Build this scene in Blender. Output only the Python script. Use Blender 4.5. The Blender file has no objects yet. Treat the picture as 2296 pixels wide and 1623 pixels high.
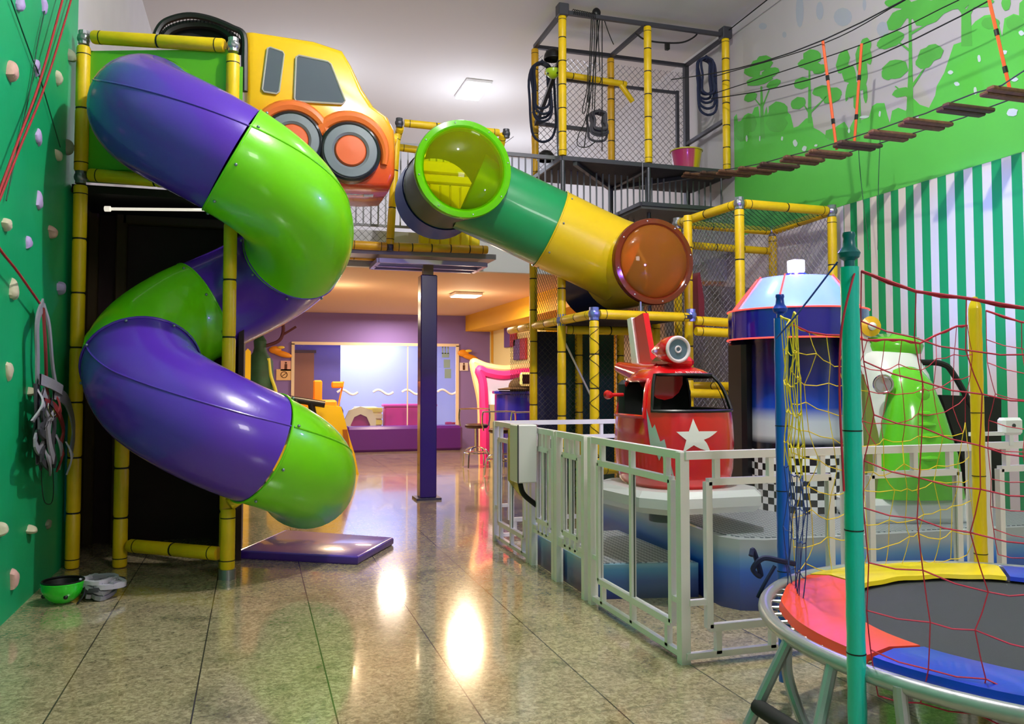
import bpy, math, random
from mathutils import Vector, Matrix
R=math.radians; PI=math.pi
random.seed(7)
S=bpy.context.scene
C=S.collection
# ------------------------------------------------------------------ camera
F=1861.; CX=1148.; CY=774.; CH=1.4
YAW=R(17.25); PIT=R(2.5)
cd=bpy.data.cameras.new('camera'); cam=bpy.data.objects.new('camera',cd); C.objects.link(cam)
cam.location=(0,0,CH); cam.rotation_euler=(R(90)+PIT,0,-YAW)
cd.sensor_fit='HORIZONTAL'; cd.sensor_width=36; cd.lens=F/2296*36
cd.shift_y=-(811.5-CY)/2296; cd.clip_start=.05; cd.clip_end=100
S.camera=cam
# ------------------------------------------------------------------ world, lights, exposure
S.view_settings.view_transform='Standard'; S.view_settings.look='None'
S.view_settings.exposure=0.3; S.view_settings.gamma=1; S.view_settings.use_curve_mapping=False
W=bpy.data.worlds.new('world'); S.world=W; W.use_nodes=True
W.node_tree.nodes['Background'].inputs[0].default_value=(.75,.8,1,1)
W.node_tree.nodes['Background'].inputs[1].default_value=.06
def area(name,loc,size,power,col=(1,1,1),rot=(0,0,0),sy=None):
    l=bpy.data.lights.new(name,'AREA'); l.energy=power; l.color=col; l.size=size
    if sy: l.shape='RECTANGLE'; l.size_y=sy
    o=bpy.data.objects.new(name,l); o.location=loc; o.rotation_euler=rot; C.objects.link(o); return o
area('hall_light',(3.2,-2.2,4.2),1.2,90,(1,.95,.92),(R(48),0,R(8)))  # unseen fill light, added behind the camera to brighten the near things
area('hall_light',(3.2,7.6,6.25),.6,18,(.95,.97,1))
area('lower_lamp',(3.19,12.73,2.68),.42,105,(1,.72,.42))
area('lower_lamp',(1.2,12.2,2.68),.42,55,(1,.72,.42))
area('lower_lamp',(2.6,16.2,2.68),.45,50,(1,.8,.62))
area('toddler_room_lamp',(2.4,18.6,2.7),1.6,85,(.72,.78,1))
area('counter_lamp',(5.6,14.2,2.6),.5,45,(1,.9,.75))
def point(name,loc,power,col,rad=.05):
    l=bpy.data.lights.new(name,'POINT'); l.energy=power; l.color=col; l.shadow_soft_size=rad
    o=bpy.data.objects.new(name,l); o.location=loc; C.objects.link(o); return o
point('hall_light',(2.2,3.9,6.05),520,(1,.97,.94),.08)
point('upper_lamp',(3.47,13.4,5.2),62,(.82,.88,1),.25)
point('upper_lamp',(.8,13.2,5.2),40,(.82,.88,1),.25)
point('upper_lamp',(5.0,16.0,5.2),40,(.82,.88,1),.25)
point('lower_lamp',(3.19,12.73,2.4),16,(1,.8,.55),.1)
point('lower_lamp',(1.2,12.2,2.4),10,(1,.8,.55),.1)
sl=bpy.data.lights.new('blue_spot','SPOT'); sl.energy=420; sl.color=(.1,.3,1); sl.spot_size=R(38); sl.spot_blend=.9; sl.shadow_soft_size=.05
so=bpy.data.objects.new('blue_spot',sl); so.location=(3.3,4.6,2.9); C.objects.link(so)
so.rotation_euler=(Vector((6.3,5.85,2.5))-so.location).to_track_quat('-Z','Y').to_euler()
point('beacon_glow',(4.03,5.5,2.62),75,(.26,.12,1),.05)
# ------------------------------------------------------------------ pixel rays (same numbers as the camera)
_fw=Vector((math.sin(YAW)*math.cos(PIT),math.cos(YAW)*math.cos(PIT),math.sin(PIT)))
_rt=Vector((math.cos(YAW),-math.sin(YAW),0)); _up=_rt.cross(_fw)
CAM=Vector((0,0,CH))
def ray(x,y): return _fw+_rt*((x-CX)/F)-_up*((y-CY)/F)
def GP(x,y,z=0): r=ray(x,y); return CAM+r*((z-CH)/r.z)
def PY(x,y,Y): r=ray(x,y); return CAM+r*(Y/r.y)
def PX(x,y,X): r=ray(x,y); return CAM+r*(X/r.x)
# ------------------------------------------------------------------ materials
def lin(c):
    if isinstance(c,str):
        c=[int(c[i:i+2],16)/255 for i in (0,2,4)]
    return tuple((v/12.92 if v<=.04045 else ((v+.055)/1.055)**2.4) for v in c)+(1,)
_m={}
def mat(name,col,rough=.5,metal=0,coat=0,emit=0,spec=.5,bump=0,bscale=20,var=0,vscale=3):
    if name in _m: return _m[name]
    m=bpy.data.materials.new(name); m.use_nodes=True; nt=m.node_tree; b=nt.nodes['Principled BSDF']
    c=lin(col); b.inputs['Base Color'].default_value=c
    b.inputs['Roughness'].default_value=rough; b.inputs['Metallic'].default_value=metal
    b.inputs['Coat Weight'].default_value=coat; b.inputs['Coat Roughness'].default_value=.06
    b.inputs['Specular IOR Level'].default_value=spec
    if emit: b.inputs['Emission Color'].default_value=c; b.inputs['Emission Strength'].default_value=emit
    if bump or var:
        tc=nt.nodes.new('ShaderNodeTexCoord')
        n=nt.nodes.new('ShaderNodeTexNoise'); n.inputs['Scale'].default_value=bscale if bump else vscale
        n.inputs['Detail'].default_value=4; nt.links.new(tc.outputs['Object'],n.inputs['Vector'])
        if bump:
            bp=nt.nodes.new('ShaderNodeBump'); bp.inputs['Strength'].default_value=bump; bp.inputs['Distance'].default_value=.01
            nt.links.new(n.outputs['Fac'],bp.inputs['Height']); nt.links.new(bp.outputs['Normal'],b.inputs['Normal'])
        if var:
            n2=nt.nodes.new('ShaderNodeTexNoise'); n2.inputs['Scale'].default_value=vscale; n2.inputs['Detail'].default_value=5
            nt.links.new(tc.outputs['Object'],n2.inputs['Vector'])
            mp=nt.nodes.new('ShaderNodeMapRange'); mp.inputs[1].default_value=.3; mp.inputs[2].default_value=.7
            mp.inputs[3].default_value=1-var; mp.inputs[4].default_value=1+var*.5
            nt.links.new(n2.outputs['Fac'],mp.inputs[0])
            mx=nt.nodes.new('ShaderNodeMix'); mx.data_type='RGBA'; mx.blend_type='MULTIPLY'; mx.inputs[0].default_value=1
            mx.inputs[6].default_value=c; nt.links.new(mp.outputs[0],mx.inputs[7]); nt.links.new(mx.outputs[2],b.inputs['Base Color'])
    _m[name]=m; return m
def tinted(name,col,alpha=.35,rough=.03):
    """thin tinted plastic or acrylic"""
    if name in _m: return _m[name]
    m=bpy.data.materials.new(name); m.use_nodes=True; nt=m.node_tree; N=nt.nodes; N.clear()
    out=N.new('ShaderNodeOutputMaterial'); tr=N.new('ShaderNodeBsdfTransparent'); tr.inputs[0].default_value=lin(col)
    gl=N.new('ShaderNodeBsdfPrincipled'); gl.inputs['Base Color'].default_value=lin(col); gl.inputs['Roughness'].default_value=rough
    mx=N.new('ShaderNodeMixShader'); mx.inputs[0].default_value=alpha
    nt.links.new(tr.outputs[0],mx.inputs[1]); nt.links.new(gl.outputs[0],mx.inputs[2]); nt.links.new(mx.outputs[0],out.inputs[0])
    _m[name]=m; return m
def gradmat(name,stops,axis=2,z0=0,z1=1,rough=.25,coat=.6,coord='Object'):
    """airbrushed paint: colour stops along the object's own height"""
    if name in _m: return _m[name]
    m=bpy.data.materials.new(name); m.use_nodes=True; nt=m.node_tree; b=nt.nodes['Principled BSDF']
    tc=nt.nodes.new('ShaderNodeTexCoord'); sp=nt.nodes.new('ShaderNodeSeparateXYZ'); nt.links.new(tc.outputs[coord],sp.inputs[0])
    mp=nt.nodes.new('ShaderNodeMapRange'); mp.inputs[1].default_value=z0; mp.inputs[2].default_value=z1; nt.links.new(sp.outputs[axis],mp.inputs[0])
    r=nt.nodes.new('ShaderNodeValToRGB'); nt.links.new(mp.outputs[0],r.inputs[0]); e=r.color_ramp.elements
    while len(e)<len(stops): e.new(.5)
    for i,(p,c) in enumerate(stops): e[i].position=p
    for i,(p,c) in enumerate(stops): e[i].position=p; e[i].color=lin(c)
    nt.links.new(r.outputs[0],b.inputs['Base Color']); b.inputs['Roughness'].default_value=rough
    b.inputs['Coat Weight'].default_value=coat; b.inputs['Coat Roughness'].default_value=.08
    _m[name]=m; return m
YEL=mat('yellow_vinyl','F0C608',.42,var=.12,vscale=6,bump=.15,bscale=30)
YELO=mat('ochre_vinyl','D9A412',.45,var=.15,vscale=6,bump=.15,bscale=30)
TIE=mat('black_tie','15120A',.6)
STEEL=mat('galvanised_steel','9A9AA0',.35,.8)
DSTEEL=mat('dark_steel','55555C',.45,.7)
CHROME=mat('chrome','D8D8DC',.15,1)
BLACK=mat('black_plastic','0C0C0E',.4)
BLACKC=mat('black_cord','131313',.8)
NETD=mat('dark_net_cord','4A4240',.8)
PURP=mat('purple_plastic','5A2FB8',.27,coat=.35,bump=.05,bscale=60)
LIME=mat('lime_plastic','72D408',.3,coat=.3,bump=.05,bscale=60)
BLUEP=mat('blue_plastic','0647A8',.5)
GREENP=mat('green_plastic','0B8A4A',.33,coat=.25)
YELP=mat('yellow_plastic','E2BE0A',.32,coat=.3)
WHITEP=mat('white_paint','EDEDEA',.35,coat=.2)
WHITE=mat('white_plastic','F1F1F3',.3,coat=.3)
RED=mat('red_gloss','D9141C',.2,coat=.8)
# ------------------------------------------------------------------ mesh builder
class MB:
    def __init__(s): s.v=[]; s.f=[]; s.mi=[]; s.cur=0
    def add(s,vs,fs):
        o=len(s.v); s.v+= [tuple(p) for p in vs]
        for f in fs: s.f.append([i+o for i in f]); s.mi.append(s.cur)
        return s
    def m(s,i): s.cur=i; return s
    def box(s,a,b,rot=None,piv=None):
        x0,y0,z0=a; x1,y1,z1=b
        vs=[Vector(p) for p in ((x0,y0,z0),(x1,y0,z0),(x1,y1,z0),(x0,y1,z0),(x0,y0,z1),(x1,y0,z1),(x1,y1,z1),(x0,y1,z1))]
        if rot is not None:
            pv=Vector(piv) if piv else (Vector(a)+Vector(b))/2
            vs=[rot@(p-pv)+pv for p in vs]
        return s.add(vs,[(0,3,2,1),(4,5,6,7),(0,1,5,4),(1,2,6,5),(2,3,7,6),(3,0,4,7)])
    def rbox(s,a,b,c=.02,rot=None,piv=None):
        """box with chamfered edges"""
        x=(a[0],b[0]);y=(a[1],b[1]);z=(a[2],b[2]); vs=[]; idx={}
        pv=Vector(piv) if piv else (Vector(a)+Vector(b))/2
        for i in (0,1):
            for j in (0,1):
                for k in (0,1):
                    for ax in range(3):
                        p=[x[i],y[j],z[k]]; d=[c if i==0 else -c,c if j==0 else -c,c if k==0 else -c]
                        q=[p[t]+(0 if t==ax else d[t]) for t in range(3)]
                        q=Vector(q)
                        if rot is not None: q=rot@(q-pv)+pv
                        idx[(i,j,k,ax)]=len(vs); vs.append(q)
        g=lambda *k: idx[k]
        fs=[]
        for i in (0,1): q=[g(i,0,0,0),g(i,1,0,0),g(i,1,1,0),g(i,0,1,0)]; fs.append(q if i else q[::-1])
        for j in (0,1): q=[g(0,j,0,1),g(0,j,1,1),g(1,j,1,1),g(1,j,0,1)]; fs.append(q if j else q[::-1])
        for k in (0,1): q=[g(0,0,k,2),g(1,0,k,2),g(1,1,k,2),g(0,1,k,2)]; fs.append(q if k else q[::-1])
        for i in (0,1):
            for j in (0,1): fs.append([g(i,j,0,0),g(i,j,1,0),g(i,j,1,1),g(i,j,0,1)])
        for i in (0,1):
            for k in (0,1): fs.append([g(i,0,k,0),g(i,1,k,0),g(i,1,k,2),g(i,0,k,2)])
        for j in (0,1):
            for k in (0,1): fs.append([g(0,j,k,1),g(1,j,k,1),g(1,j,k,2),g(0,j,k,2)])
        for i in (0,1):
            for j in (0,1):
                for k in (0,1): fs.append([g(i,j,k,0),g(i,j,k,1),g(i,j,k,2)])
        return s.add(vs,fs)
    def sweep(s,pts,rad,n=12,caps=True,closed=False,sq=False,upv=None):
        pts=[Vector(p) for p in pts]; N=len(pts)
        if not hasattr(rad,'__len__'): rad=[rad]*N
        rings=[]; u=None
        for i in range(N):
            if closed: t=pts[(i+1)%N]-pts[i-1]
            else: t=pts[min(i+1,N-1)]-pts[max(i-1,0)]
            if t.length<1e-9: t=Vector((0,0,1))
            t.normalize()
            if u is None:
                ref=Vector(upv) if upv else (Vector((0,0,1)) if abs(t.z)<.9 else Vector((0,1,0)))
                u=ref-t*ref.dot(t); u.normalize()
            else:
                if upv:
                    ref=Vector(upv); u=ref-t*ref.dot(t)
                else: u=u-t*u.dot(t)
                if u.length<1e-6: u=t.orthogonal()
                u.normalize()
            w=t.cross(u); ring=[]
            for k in range(n):
                a=2*PI*k/n+(PI/4 if sq else 0); ring.append(pts[i]+(u*math.cos(a)+w*math.sin(a))*rad[i])
            rings.append(ring)
        vs=[p for r in rings for p in r]; fs=[]
        for i in range(N if closed else N-1):
            j=(i+1)%N
            for k in range(n):
                l=(k+1)%n; fs.append((i*n+k,j*n+k,j*n+l,i*n+l))
        if caps and not closed: fs+= [tuple(range(n)),tuple((N-1)*n+k for k in range(n-1,-1,-1))]
        return s.add(vs,fs)
    def cyl(s,p,q,r,n=14,r2=None,caps=True):
        return s.sweep([p,q],[r,r if r2 is None else r2],n,caps)
    def bar(s,p,q,w):   # square bar
        return s.sweep([p,q],w*.7071,4,True,sq=True)
    def torus(s,c,ax,Rr,r,n=32,k=8):
        c=Vector(c); ax=Vector(ax).normalized(); u=ax.orthogonal().normalized(); w=ax.cross(u)
        return s.sweep([c+(u*math.cos(2*PI*i/n)+w*math.sin(2*PI*i/n))*Rr for i in range(n)],r,k,closed=True)
    def lathe(s,prof,c=(0,0,0),ax=(0,0,1),n=32,a0=0,a1=2*PI):
        """prof: (radius, height along axis)"""
        c=Vector(c); ax=Vector(ax).normalized()
        u=Vector((1,0,0)) if abs(ax.z)>.9 else (Vector((0,0,1))-ax*ax.z).normalized(); w=ax.cross(u)
        full=abs(a1-a0-2*PI)<1e-6; m_=n if full else n+1
        vs=[];fs=[]
        for (r,h) in prof:
            for k in range(m_):
                a=a0+(a1-a0)*k/n; vs.append(c+ax*h+(u*math.cos(a)+w*math.sin(a))*max(r,1e-5))
        for i in range(len(prof)-1):
            for k in range(n):
                l=(k+1)%m_ if full else k+1
                fs.append((i*m_+k,i*m_+l,(i+1)*m_+l,(i+1)*m_+k))
        return s.add(vs,fs)
    def sphere(s,c,r,n=16,m_=10,sc=(1,1,1),rot=None):
        vs=[];fs=[]
        c=Vector(c)
        for i in range(m_+1):
            th=PI*i/m_
            for k in range(n):
                a=2*PI*k/n; p=Vector((math.sin(th)*math.cos(a)*sc[0],math.sin(th)*math.sin(a)*sc[1],math.cos(th)*sc[2]))*r
                if rot: p=rot@p
                vs.append(c+p)
        for i in range(m_):
            for k in range(n):
                l=(k+1)%n; fs.append((i*n+k,(i+1)*n+k,(i+1)*n+l,i*n+l))
        return s.add(vs,fs)
    def prism(s,poly,depth,o=(0,0,0),u=(1,0,0),v=(0,0,1)):
        """poly in the u,v plane, extruded by vector depth"""
        o=Vector(o);u=Vector(u);v=Vector(v);d=Vector(depth); n=len(poly)
        a=[o+u*x+v*y for x,y in poly]; b=[p+d for p in a]
        return s.add(a+b,[tuple(range(n)),tuple(range(2*n-1,n-1,-1))]+[(i,i+n,(i+1)%n+n,(i+1)%n) for i in range(n)])
    def net(s,o,u,v,W_,H_,pitch,r,diamond=True,sag=0):
        o=Vector(o);u=Vector(u).normalized();v=Vector(v).normalized()
        def seg(x0,y0,x1,y1): s.sweep([o+u*x0+v*y0,o+u*x1+v*y1],r,3,False)
        if diamond:
            k=-H_
            while k<W_:
                x0=max(k,0);x1=min(k+H_,W_)
                if x1>x0: seg(x0,x0-k,x1,x1-k); seg(x0,H_-(x0-k),x1,H_-(x1-k))
                k+=pitch*1.414
        else:
            for i in range(int(W_/pitch)+1): seg(i*pitch,0,i*pitch,H_)
            for i in range(int(H_/pitch)+1): seg(0,i*pitch,W_,i*pitch)
        return s
    def build(s,name,mats,parent=None,smooth=35,label=None,recalc=True):
        me=bpy.data.meshes.new(name); me.from_pydata(s.v,[],s.f); 
        if not isinstance(mats,(list,tuple)): mats=[mats]
        for q in mats: me.materials.append(q)
        if len(mats)>1: me.polygons.foreach_set('material_index',[min(i,len(mats)-1) for i in s.mi])
        if recalc:
            import bmesh
            bm=bmesh.new(); bm.from_mesh(me); bmesh.ops.recalc_face_normals(bm,faces=bm.faces); bm.to_mesh(me); bm.free()
        if smooth:
            me.polygons.foreach_set('use_smooth',[True]*len(me.polygons)); me.set_sharp_from_angle(angle=R(smooth))
        o=bpy.data.objects.new(name,me); C.objects.link(o)
        if parent is not None:
            o.parent=parent; o.matrix_parent_inverse=Matrix.Translation(-parent.location) if parent.rotation_euler[2]==0 else (Matrix.Translation(parent.location)@parent.rotation_euler.to_matrix().to_4x4()).inverted()
            if getattr(parent,'type','')=='MESH': o.matrix_parent_inverse=Matrix()
        if label: o['label']=label
        return o
def thing(name,label,cat,loc=(0,0,0),group=None):
    o=bpy.data.objects.new(name,None); C.objects.link(o); o.location=loc; o.empty_display_size=.1
    o['label']=label; o['category']=cat
    if group: o['group']=group
    return o
def tag(o,label,cat,group=None,kind=None):
    o['label']=label; o['category']=cat
    if group: o['group']=group
    if kind: o['kind']=kind
    return o
def struct(o): o['kind']='structure'; return o
def dup(root,loc,label,group=None,rz=None):
    """copy of a top-level thing with its parts"""
    def cp(o,par):
        c=o.copy(); C.objects.link(c)
        if par is not None:
            c.parent=par; c.matrix_parent_inverse=o.matrix_parent_inverse.copy()
        for ch in kids.get(o.name,[]): cp(ch,c)
        return c
    kids={}
    for ob in C.objects:
        if ob.parent: kids.setdefault(ob.parent.name,[]).append(ob)
    n=cp(root,None); n.location=loc; n['label']=label
    if rz is not None: n.rotation_euler[2]=rz
    if group: n['group']=group
    return n
def localize(o,par):
    o.data.transform(Matrix.Translation(-par.location)); o.matrix_parent_inverse=Matrix(); return o
def catenary(p,q,sag,n=14):
    p=Vector(p);q=Vector(q)
    return [p.lerp(q,i/n)-Vector((0,0,1))*sag*4*(i/n)*(1-i/n) for i in range(n+1)]
def curve(pts,n=8):
    """Catmull-Rom through points"""
    P=[Vector(p) for p in pts]; P=[2*P[0]-P[1]]+P+[2*P[-1]-P[-2]]; out=[]
    for i in range(1,len(P)-2):
        for k in range(n):
            t=k/n; a,b,c,d=P[i-1],P[i],P[i+1],P[i+2]
            out.append(.5*((2*b)+(c-a)*t+(2*a-5*b+4*c-d)*t*t+(3*b-a-3*c+d)*t**3))
    out.append(P[-2]); return out
def pad(mb,p,q,r=.047,step=.42,n=14,g=.006):
    """foam sleeve with black tie rings; slots 0 = vinyl, 1 = tie"""
    p=Vector(p);q=Vector(q); L=(q-p).length; k=max(1,round(L/step)); d=(q-p)/L
    mb.m(0); pts=[];rr=[]
    for i in range(k):
        a=p+d*(L*i/k); b=p+d*(L*(i+1)/k)
        pts+= [a+d*.006,a+d*.02,b-d*.02,b-d*.006]; rr+=[r*.9,r,r,r*.9]
    mb.sweep(pts,rr,n); mb.m(1)
    for i in range(1,k): c=p+d*(L*i/k); mb.cyl(c-d*g,c+d*g,r*.96,n)
    for c in (p+d*.07,q-d*.07):
        if L>.4: mb.cyl(c-d*g*.6,c+d*g*.6,r*1.02,n)
    mb.m(0)
    return mb
def pole(parent,p,q,name='padded_pole',r=.047,m_=None,step=.42,clamp=True):
    o=pad(MB(),p,q,r,step).build(name,[m_ or YEL,TIE],parent)
    return o
def clampat(parent,pts,r=.05,m_=None):
    for p in pts: MB().sphere(p,r,10,8).cyl(Vector(p)-Vector((0,0,r)),Vector(p)+Vector((0,0,r*1.1)),r*.8,10).build('pipe_clamp',m_ or STEEL,parent)
#### STRUCTURE
# floor: polished granite slabs with thin joints
def floor_mat():
    m=bpy.data.materials.new('polished_granite'); m.use_nodes=True; nt=m.node_tree; N=nt.nodes; L=nt.links; b=N['Principled BSDF']
    tc=N.new('ShaderNodeTexCoord')
    def noise(sc,det,rough,dist=0):
        n=N.new('ShaderNodeTexNoise'); n.inputs['Scale'].default_value=sc; n.inputs['Detail'].default_value=det
        n.inputs['Roughness'].default_value=rough; n.inputs['Distortion'].default_value=dist; L.new(tc.outputs['Object'],n.inputs['Vector']); return n
    def ramp(src,st):
        r=N.new('ShaderNodeValToRGB'); L.new(src,r.inputs[0]); e=r.color_ramp.elements
        while len(e)<len(st): e.new(.5)
        for i,(p,c) in enumerate(st): e[i].position=p
        for i,(p,c) in enumerate(st): e[i].position=p; e[i].color=lin(c)
        return r
    a=ramp(noise(2.2,6,.6,.4).outputs['Fac'],[(.3,'98906E'),(.5,'CDBC98'),(.7,'BCA98A')])
    f=ramp(noise(38,6,.75,.8).outputs['Fac'],[(.36,'4A4A3C'),(.46,'A19A80'),(.6,'FFFFFF')])
    d=ramp(noise(9,8,.8,1.5).outputs['Fac'],[(.36,'6E6B58'),(.48,'FFFFFF'),(.6,'FFFFFF')])
    def mul(x,y,fac):
        q=N.new('ShaderNodeMix'); q.data_type='RGBA'; q.blend_type='MULTIPLY'; q.inputs[0].default_value=fac; L.new(x,q.inputs[6]); L.new(y,q.inputs[7]); return q.outputs[2]
    c=mul(mul(a.outputs[0],f.outputs[0],.62),d.outputs[0],.45)
    sp=N.new('ShaderNodeSeparateXYZ'); L.new(tc.outputs['Object'],sp.inputs[0])
    def joint(out,off,per,w):
        s1=N.new('ShaderNodeMath'); s1.operation='ADD'; s1.inputs[1].default_value=off; L.new(out,s1.inputs[0])
        s2=N.new('ShaderNodeMath'); s2.operation='WRAP'; s2.inputs[1].default_value=-per/2; s2.inputs[2].default_value=per/2; L.new(s1.outputs[0],s2.inputs[0])
        s3=N.new('ShaderNodeMath'); s3.operation='ABSOLUTE'; L.new(s2.outputs[0],s3.inputs[0])
        s4=N.new('ShaderNodeMath'); s4.operation='LESS_THAN'; s4.inputs[1].default_value=w; L.new(s3.outputs[0],s4.inputs[0]); return s4.outputs[0]
    for out,off,per,w,col in ((sp.outputs[0],.23,.5775,.0035,'4A4638'),(sp.outputs[1],.15,1.155,.0022,'8A8268')):
        q=N.new('ShaderNodeMix'); q.data_type='RGBA'; L.new(joint(out,off,per,w),q.inputs[0]); L.new(c,q.inputs[6]); q.inputs[7].default_value=lin(col); c=q.outputs[2]
    L.new(c,b.inputs['Base Color']); b.inputs['Roughness'].default_value=.13; b.inputs['Specular IOR Level'].default_value=.75
    b.inputs['Coat Weight'].default_value=.5; b.inputs['Coat Roughness'].default_value=.05
    return m
XL,XR,ZC=-1.45,6.3,6.35
struct(MB().box((XL-.2,-4,-.15),(XR+3.2,20.5,0)).build('floor',floor_mat(),smooth=0))
CEIL=mat('ceiling_white','D6D3D2',.9)
GREYW=mat('wall_grey_white','D2D0D4',.85,var=.05,vscale=2)
struct(MB().box((XL-.2,-4,ZC),(XR+.2,20.5,ZC+.15)).build('ceiling',CEIL,smooth=0))
struct(MB().box((XL-.2,-4,0),(XL,20.5,ZC)).build('wall_left',GREYW,smooth=0))
struct(MB().box((XL-.2,-4.2,0),(XR+.2,-4,ZC)).build('wall_front',GREYW,smooth=0))
# upper back wall above the mezzanine
struct(MB().box((XL,17.4,2.95),(XR,17.6,ZC)).build('wall_upper_back',mat('bright_wall','E4E6EE',.9),smooth=0))
# right wall: stripes below, green band above painted on plaster
def wall_right_mat():
    m=bpy.data.materials.new('striped_wall'); m.use_nodes=True; nt=m.node_tree; N=nt.nodes; L=nt.links; b=N['Principled BSDF']; b.inputs['Roughness'].default_value=.6
    tc=N.new('ShaderNodeTexCoord'); sp=N.new('ShaderNodeSeparateXYZ'); L.new(tc.outputs['Object'],sp.inputs[0])
    def mth(op,a,b_=None,c_=None):
        q=N.new('ShaderNodeMath'); q.operation=op
        for i,x in enumerate((a,b_,c_)):
            if x is None: continue
            if isinstance(x,(int,float)): q.inputs[i].default_value=x
            else: L.new(x,q.inputs[i])
        return q.outputs[0]
    y=sp.outputs[1]; z=sp.outputs[2]
    w=mth('WRAP',mth('ADD',y,-7.62+.0),0,.2055)
    st=mth('GREATER_THAN',w,.1)     # green half of each period
    def mix(f,a,b_):
        q=N.new('ShaderNodeMix'); q.data_type='RGBA'; L.new(f,q.inputs[0])
        for k,x in ((6,a),(7,b_)):
            if isinstance(x,str): q.inputs[k].default_value=lin(x)
            else: L.new(x,q.inputs[k])
        return q.outputs[2]
    stripes=mix(st,'E6DAC2','0A9A50')
    stripes=mix(mth('GREATER_THAN',y,7.73),stripes,'D9D4D6')
    lo=mth('LESS_THAN',z,3.375); near=mth('LESS_THAN',y,9.92)
    col=mix(mth('MULTIPLY',lo,near),'BDB8BA',stripes)
    L.new(col,b.inputs['Base Color']); return m
struct(MB().box((XR,-4,0),(XR+.2,17.6,ZC)).build('wall_right',wall_right_mat(),smooth=0))
# painted jungle on the right wall: thin coats of paint, each lying on the plaster
def mural():
    g=[0]
    def poly(mb,pts,lift):
        """pts in photo pixels, dropped onto the plane of the wall"""
        P=[PX(x,y,XR-lift) for x,y in pts]; n=len(P)
        mb.add(P,[tuple(range(n))])
    def T(x,y): return (1600+x*.345,y*.345)
    a=MB()   # green ground band with a ragged top, meets the stripes below
    top=[(135,760),(150,740),(165,830),(180,780),(200,750),(225,735),(250,740),(265,700),(290,690),(300,760),(320,780),(335,720),(345,690),(352,745),(365,700),(390,670),(420,660),(450,680),(470,720),(500,745),(520,830),(550,820),(600,770),(640,760),(650,830),(690,850),(730,880),(745,910),(760,860),(800,820),(850,790),(880,840),(900,800),(920,760),(960,780),(1010,760),(1030,690),(1060,670),(1110,670),(1130,750),(1145,800),(1160,720),(1200,700),(1250,720),(1270,650),(1300,640),(1340,680),(1400,700),(1440,620),(1450,560),(1500,470),(1440,440),(1500,330),(1560,290),(1620,270),(1650,200),(1700,140),(1760,100),(1800,95),(1850,140),(1875,240),(1890,120),(1950,90),(2017,110)]
    bot=[PX(2330,338,XR),PX(1647,527,XR)]
    zb=3.375
    mono=[top[0]]
    for q in top[1:]:
        if q[0]>mono[-1][0]+3: mono.append(q)
    P=[PX(*T(x,y),XR-.003) for x,y in mono]
    P[0]=Vector((XR-.003,9.92,P[0].z))
    # quads down to the stripe line so that concave top stays clean
    for i in range(len(P)-1):
        a.add([P[i],P[i+1],Vector((XR-.003,P[i+1].y,zb)),Vector((XR-.003,P[i].y,zb))],[(0,1,2,3)])
    last=P[-1]; a.add([last,Vector((XR-.003,3.0,last.z+.5)),Vector((XR-.003,3.0,zb)),Vector((XR-.003,last.y,zb))],[(0,1,2,3)])
    b=MB()   # trees
    def leaf(cx,cy,w,h,ang=0,n=14):
        c,s_=math.cos(R(ang)),math.sin(R(ang)); pts=[]
        for k in range(n):
            t=2*PI*k/n; j=1+.06*math.sin(k*2.7+cx)
            x=w*math.cos(t)*j; y=h*math.sin(t)*j
            pts.append(T(cx+x*c-y*s_,cy+x*s_+y*c))
        g[0]+=1; poly(b,pts,.004+.0002*(g[0]%9))
    def stroke(p,q,w0,w1):
        p=Vector(p);q=Vector(q); d=(q-p).normalized(); n=Vector((-d.y,d.x))
        g[0]+=1; poly(b,[T(*(p+n*w0)),T(*(q+n*w1)),T(*(q-n*w1)),T(*(p-n*w0))],.004+.0002*(g[0]%9))
    # tree far left
    stroke((318,900),(310,560),16,6); stroke((315,700),(250,620),5,3); stroke((315,700),(370,560),5,3)
    for q in ((310,420,75,40,-10),(250,470,55,30,10),(370,470,60,30,-15),(300,520,90,32,-15),(240,630,45,28,-25),(390,545,50,26,-25),(330,390,50,30,0)): leaf(*q)
    leaf(420,720,65,60); leaf(410,800,70,60); leaf(185,850,50,70); leaf(240,800,40,60)
    # second tree
    stroke((625,800),(622,440),13,5); stroke((625,740),(560,640),6,3); stroke((630,730),(740,620),6,3)
    for q in ((640,370,60,50,0),(590,410,45,28,-20),(690,450,50,30,-20),(640,430,60,30,0),(575,540,55,38,-15),(700,590,60,34,-15),(550,670,52,38,-25),(760,610,75,42,-10),(770,640,60,30,-20)): leaf(*q)
    leaf(840,880,120,50,5)
    # drooping palm
    for q in ((840,400,40,80,15),(880,480,45,60,0),(960,400,36,110,-5),(970,500,30,90,5),(900,560,26,80,10),(990,290,35,45,0),(1005,360,22,60,-8),(925,620,16,90,4),(870,600,12,60,8),(985,600,14,70,-3)): leaf(*q)
    stroke((950,800),(940,380),9,5)
    # great tree
    stroke((1275,760),(1280,420),24,12); stroke((1280,450),(1275,40),12,8); stroke((1280,640),(1180,560),9,4); stroke((1290,560),(1380,430),9,4); stroke((1275,330),(1160,240),8,4); stroke((1280,220),(1400,150),8,4)
    for q in ((1150,260,95,48,-25),(1190,130,80,50,-50),(1330,60,120,60,-15),(1200,20,90,34,0),(1400,100,110,56,-25),(1470,40,90,50,0),(1180,450,85,62,-15),(1130,480,40,40,0),(1410,350,85,52,-15),(1370,400,60,45,-20),(1430,320,50,34,0),(1220,600,60,30,-15),(1100,290,40,28,-10)): leaf(*q)
    # far right tree
    stroke((1645,300),(1640,60),36,30); stroke((1640,90),(1560,0),22,12); stroke((1650,90),(1700,-10),22,14)
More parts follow.
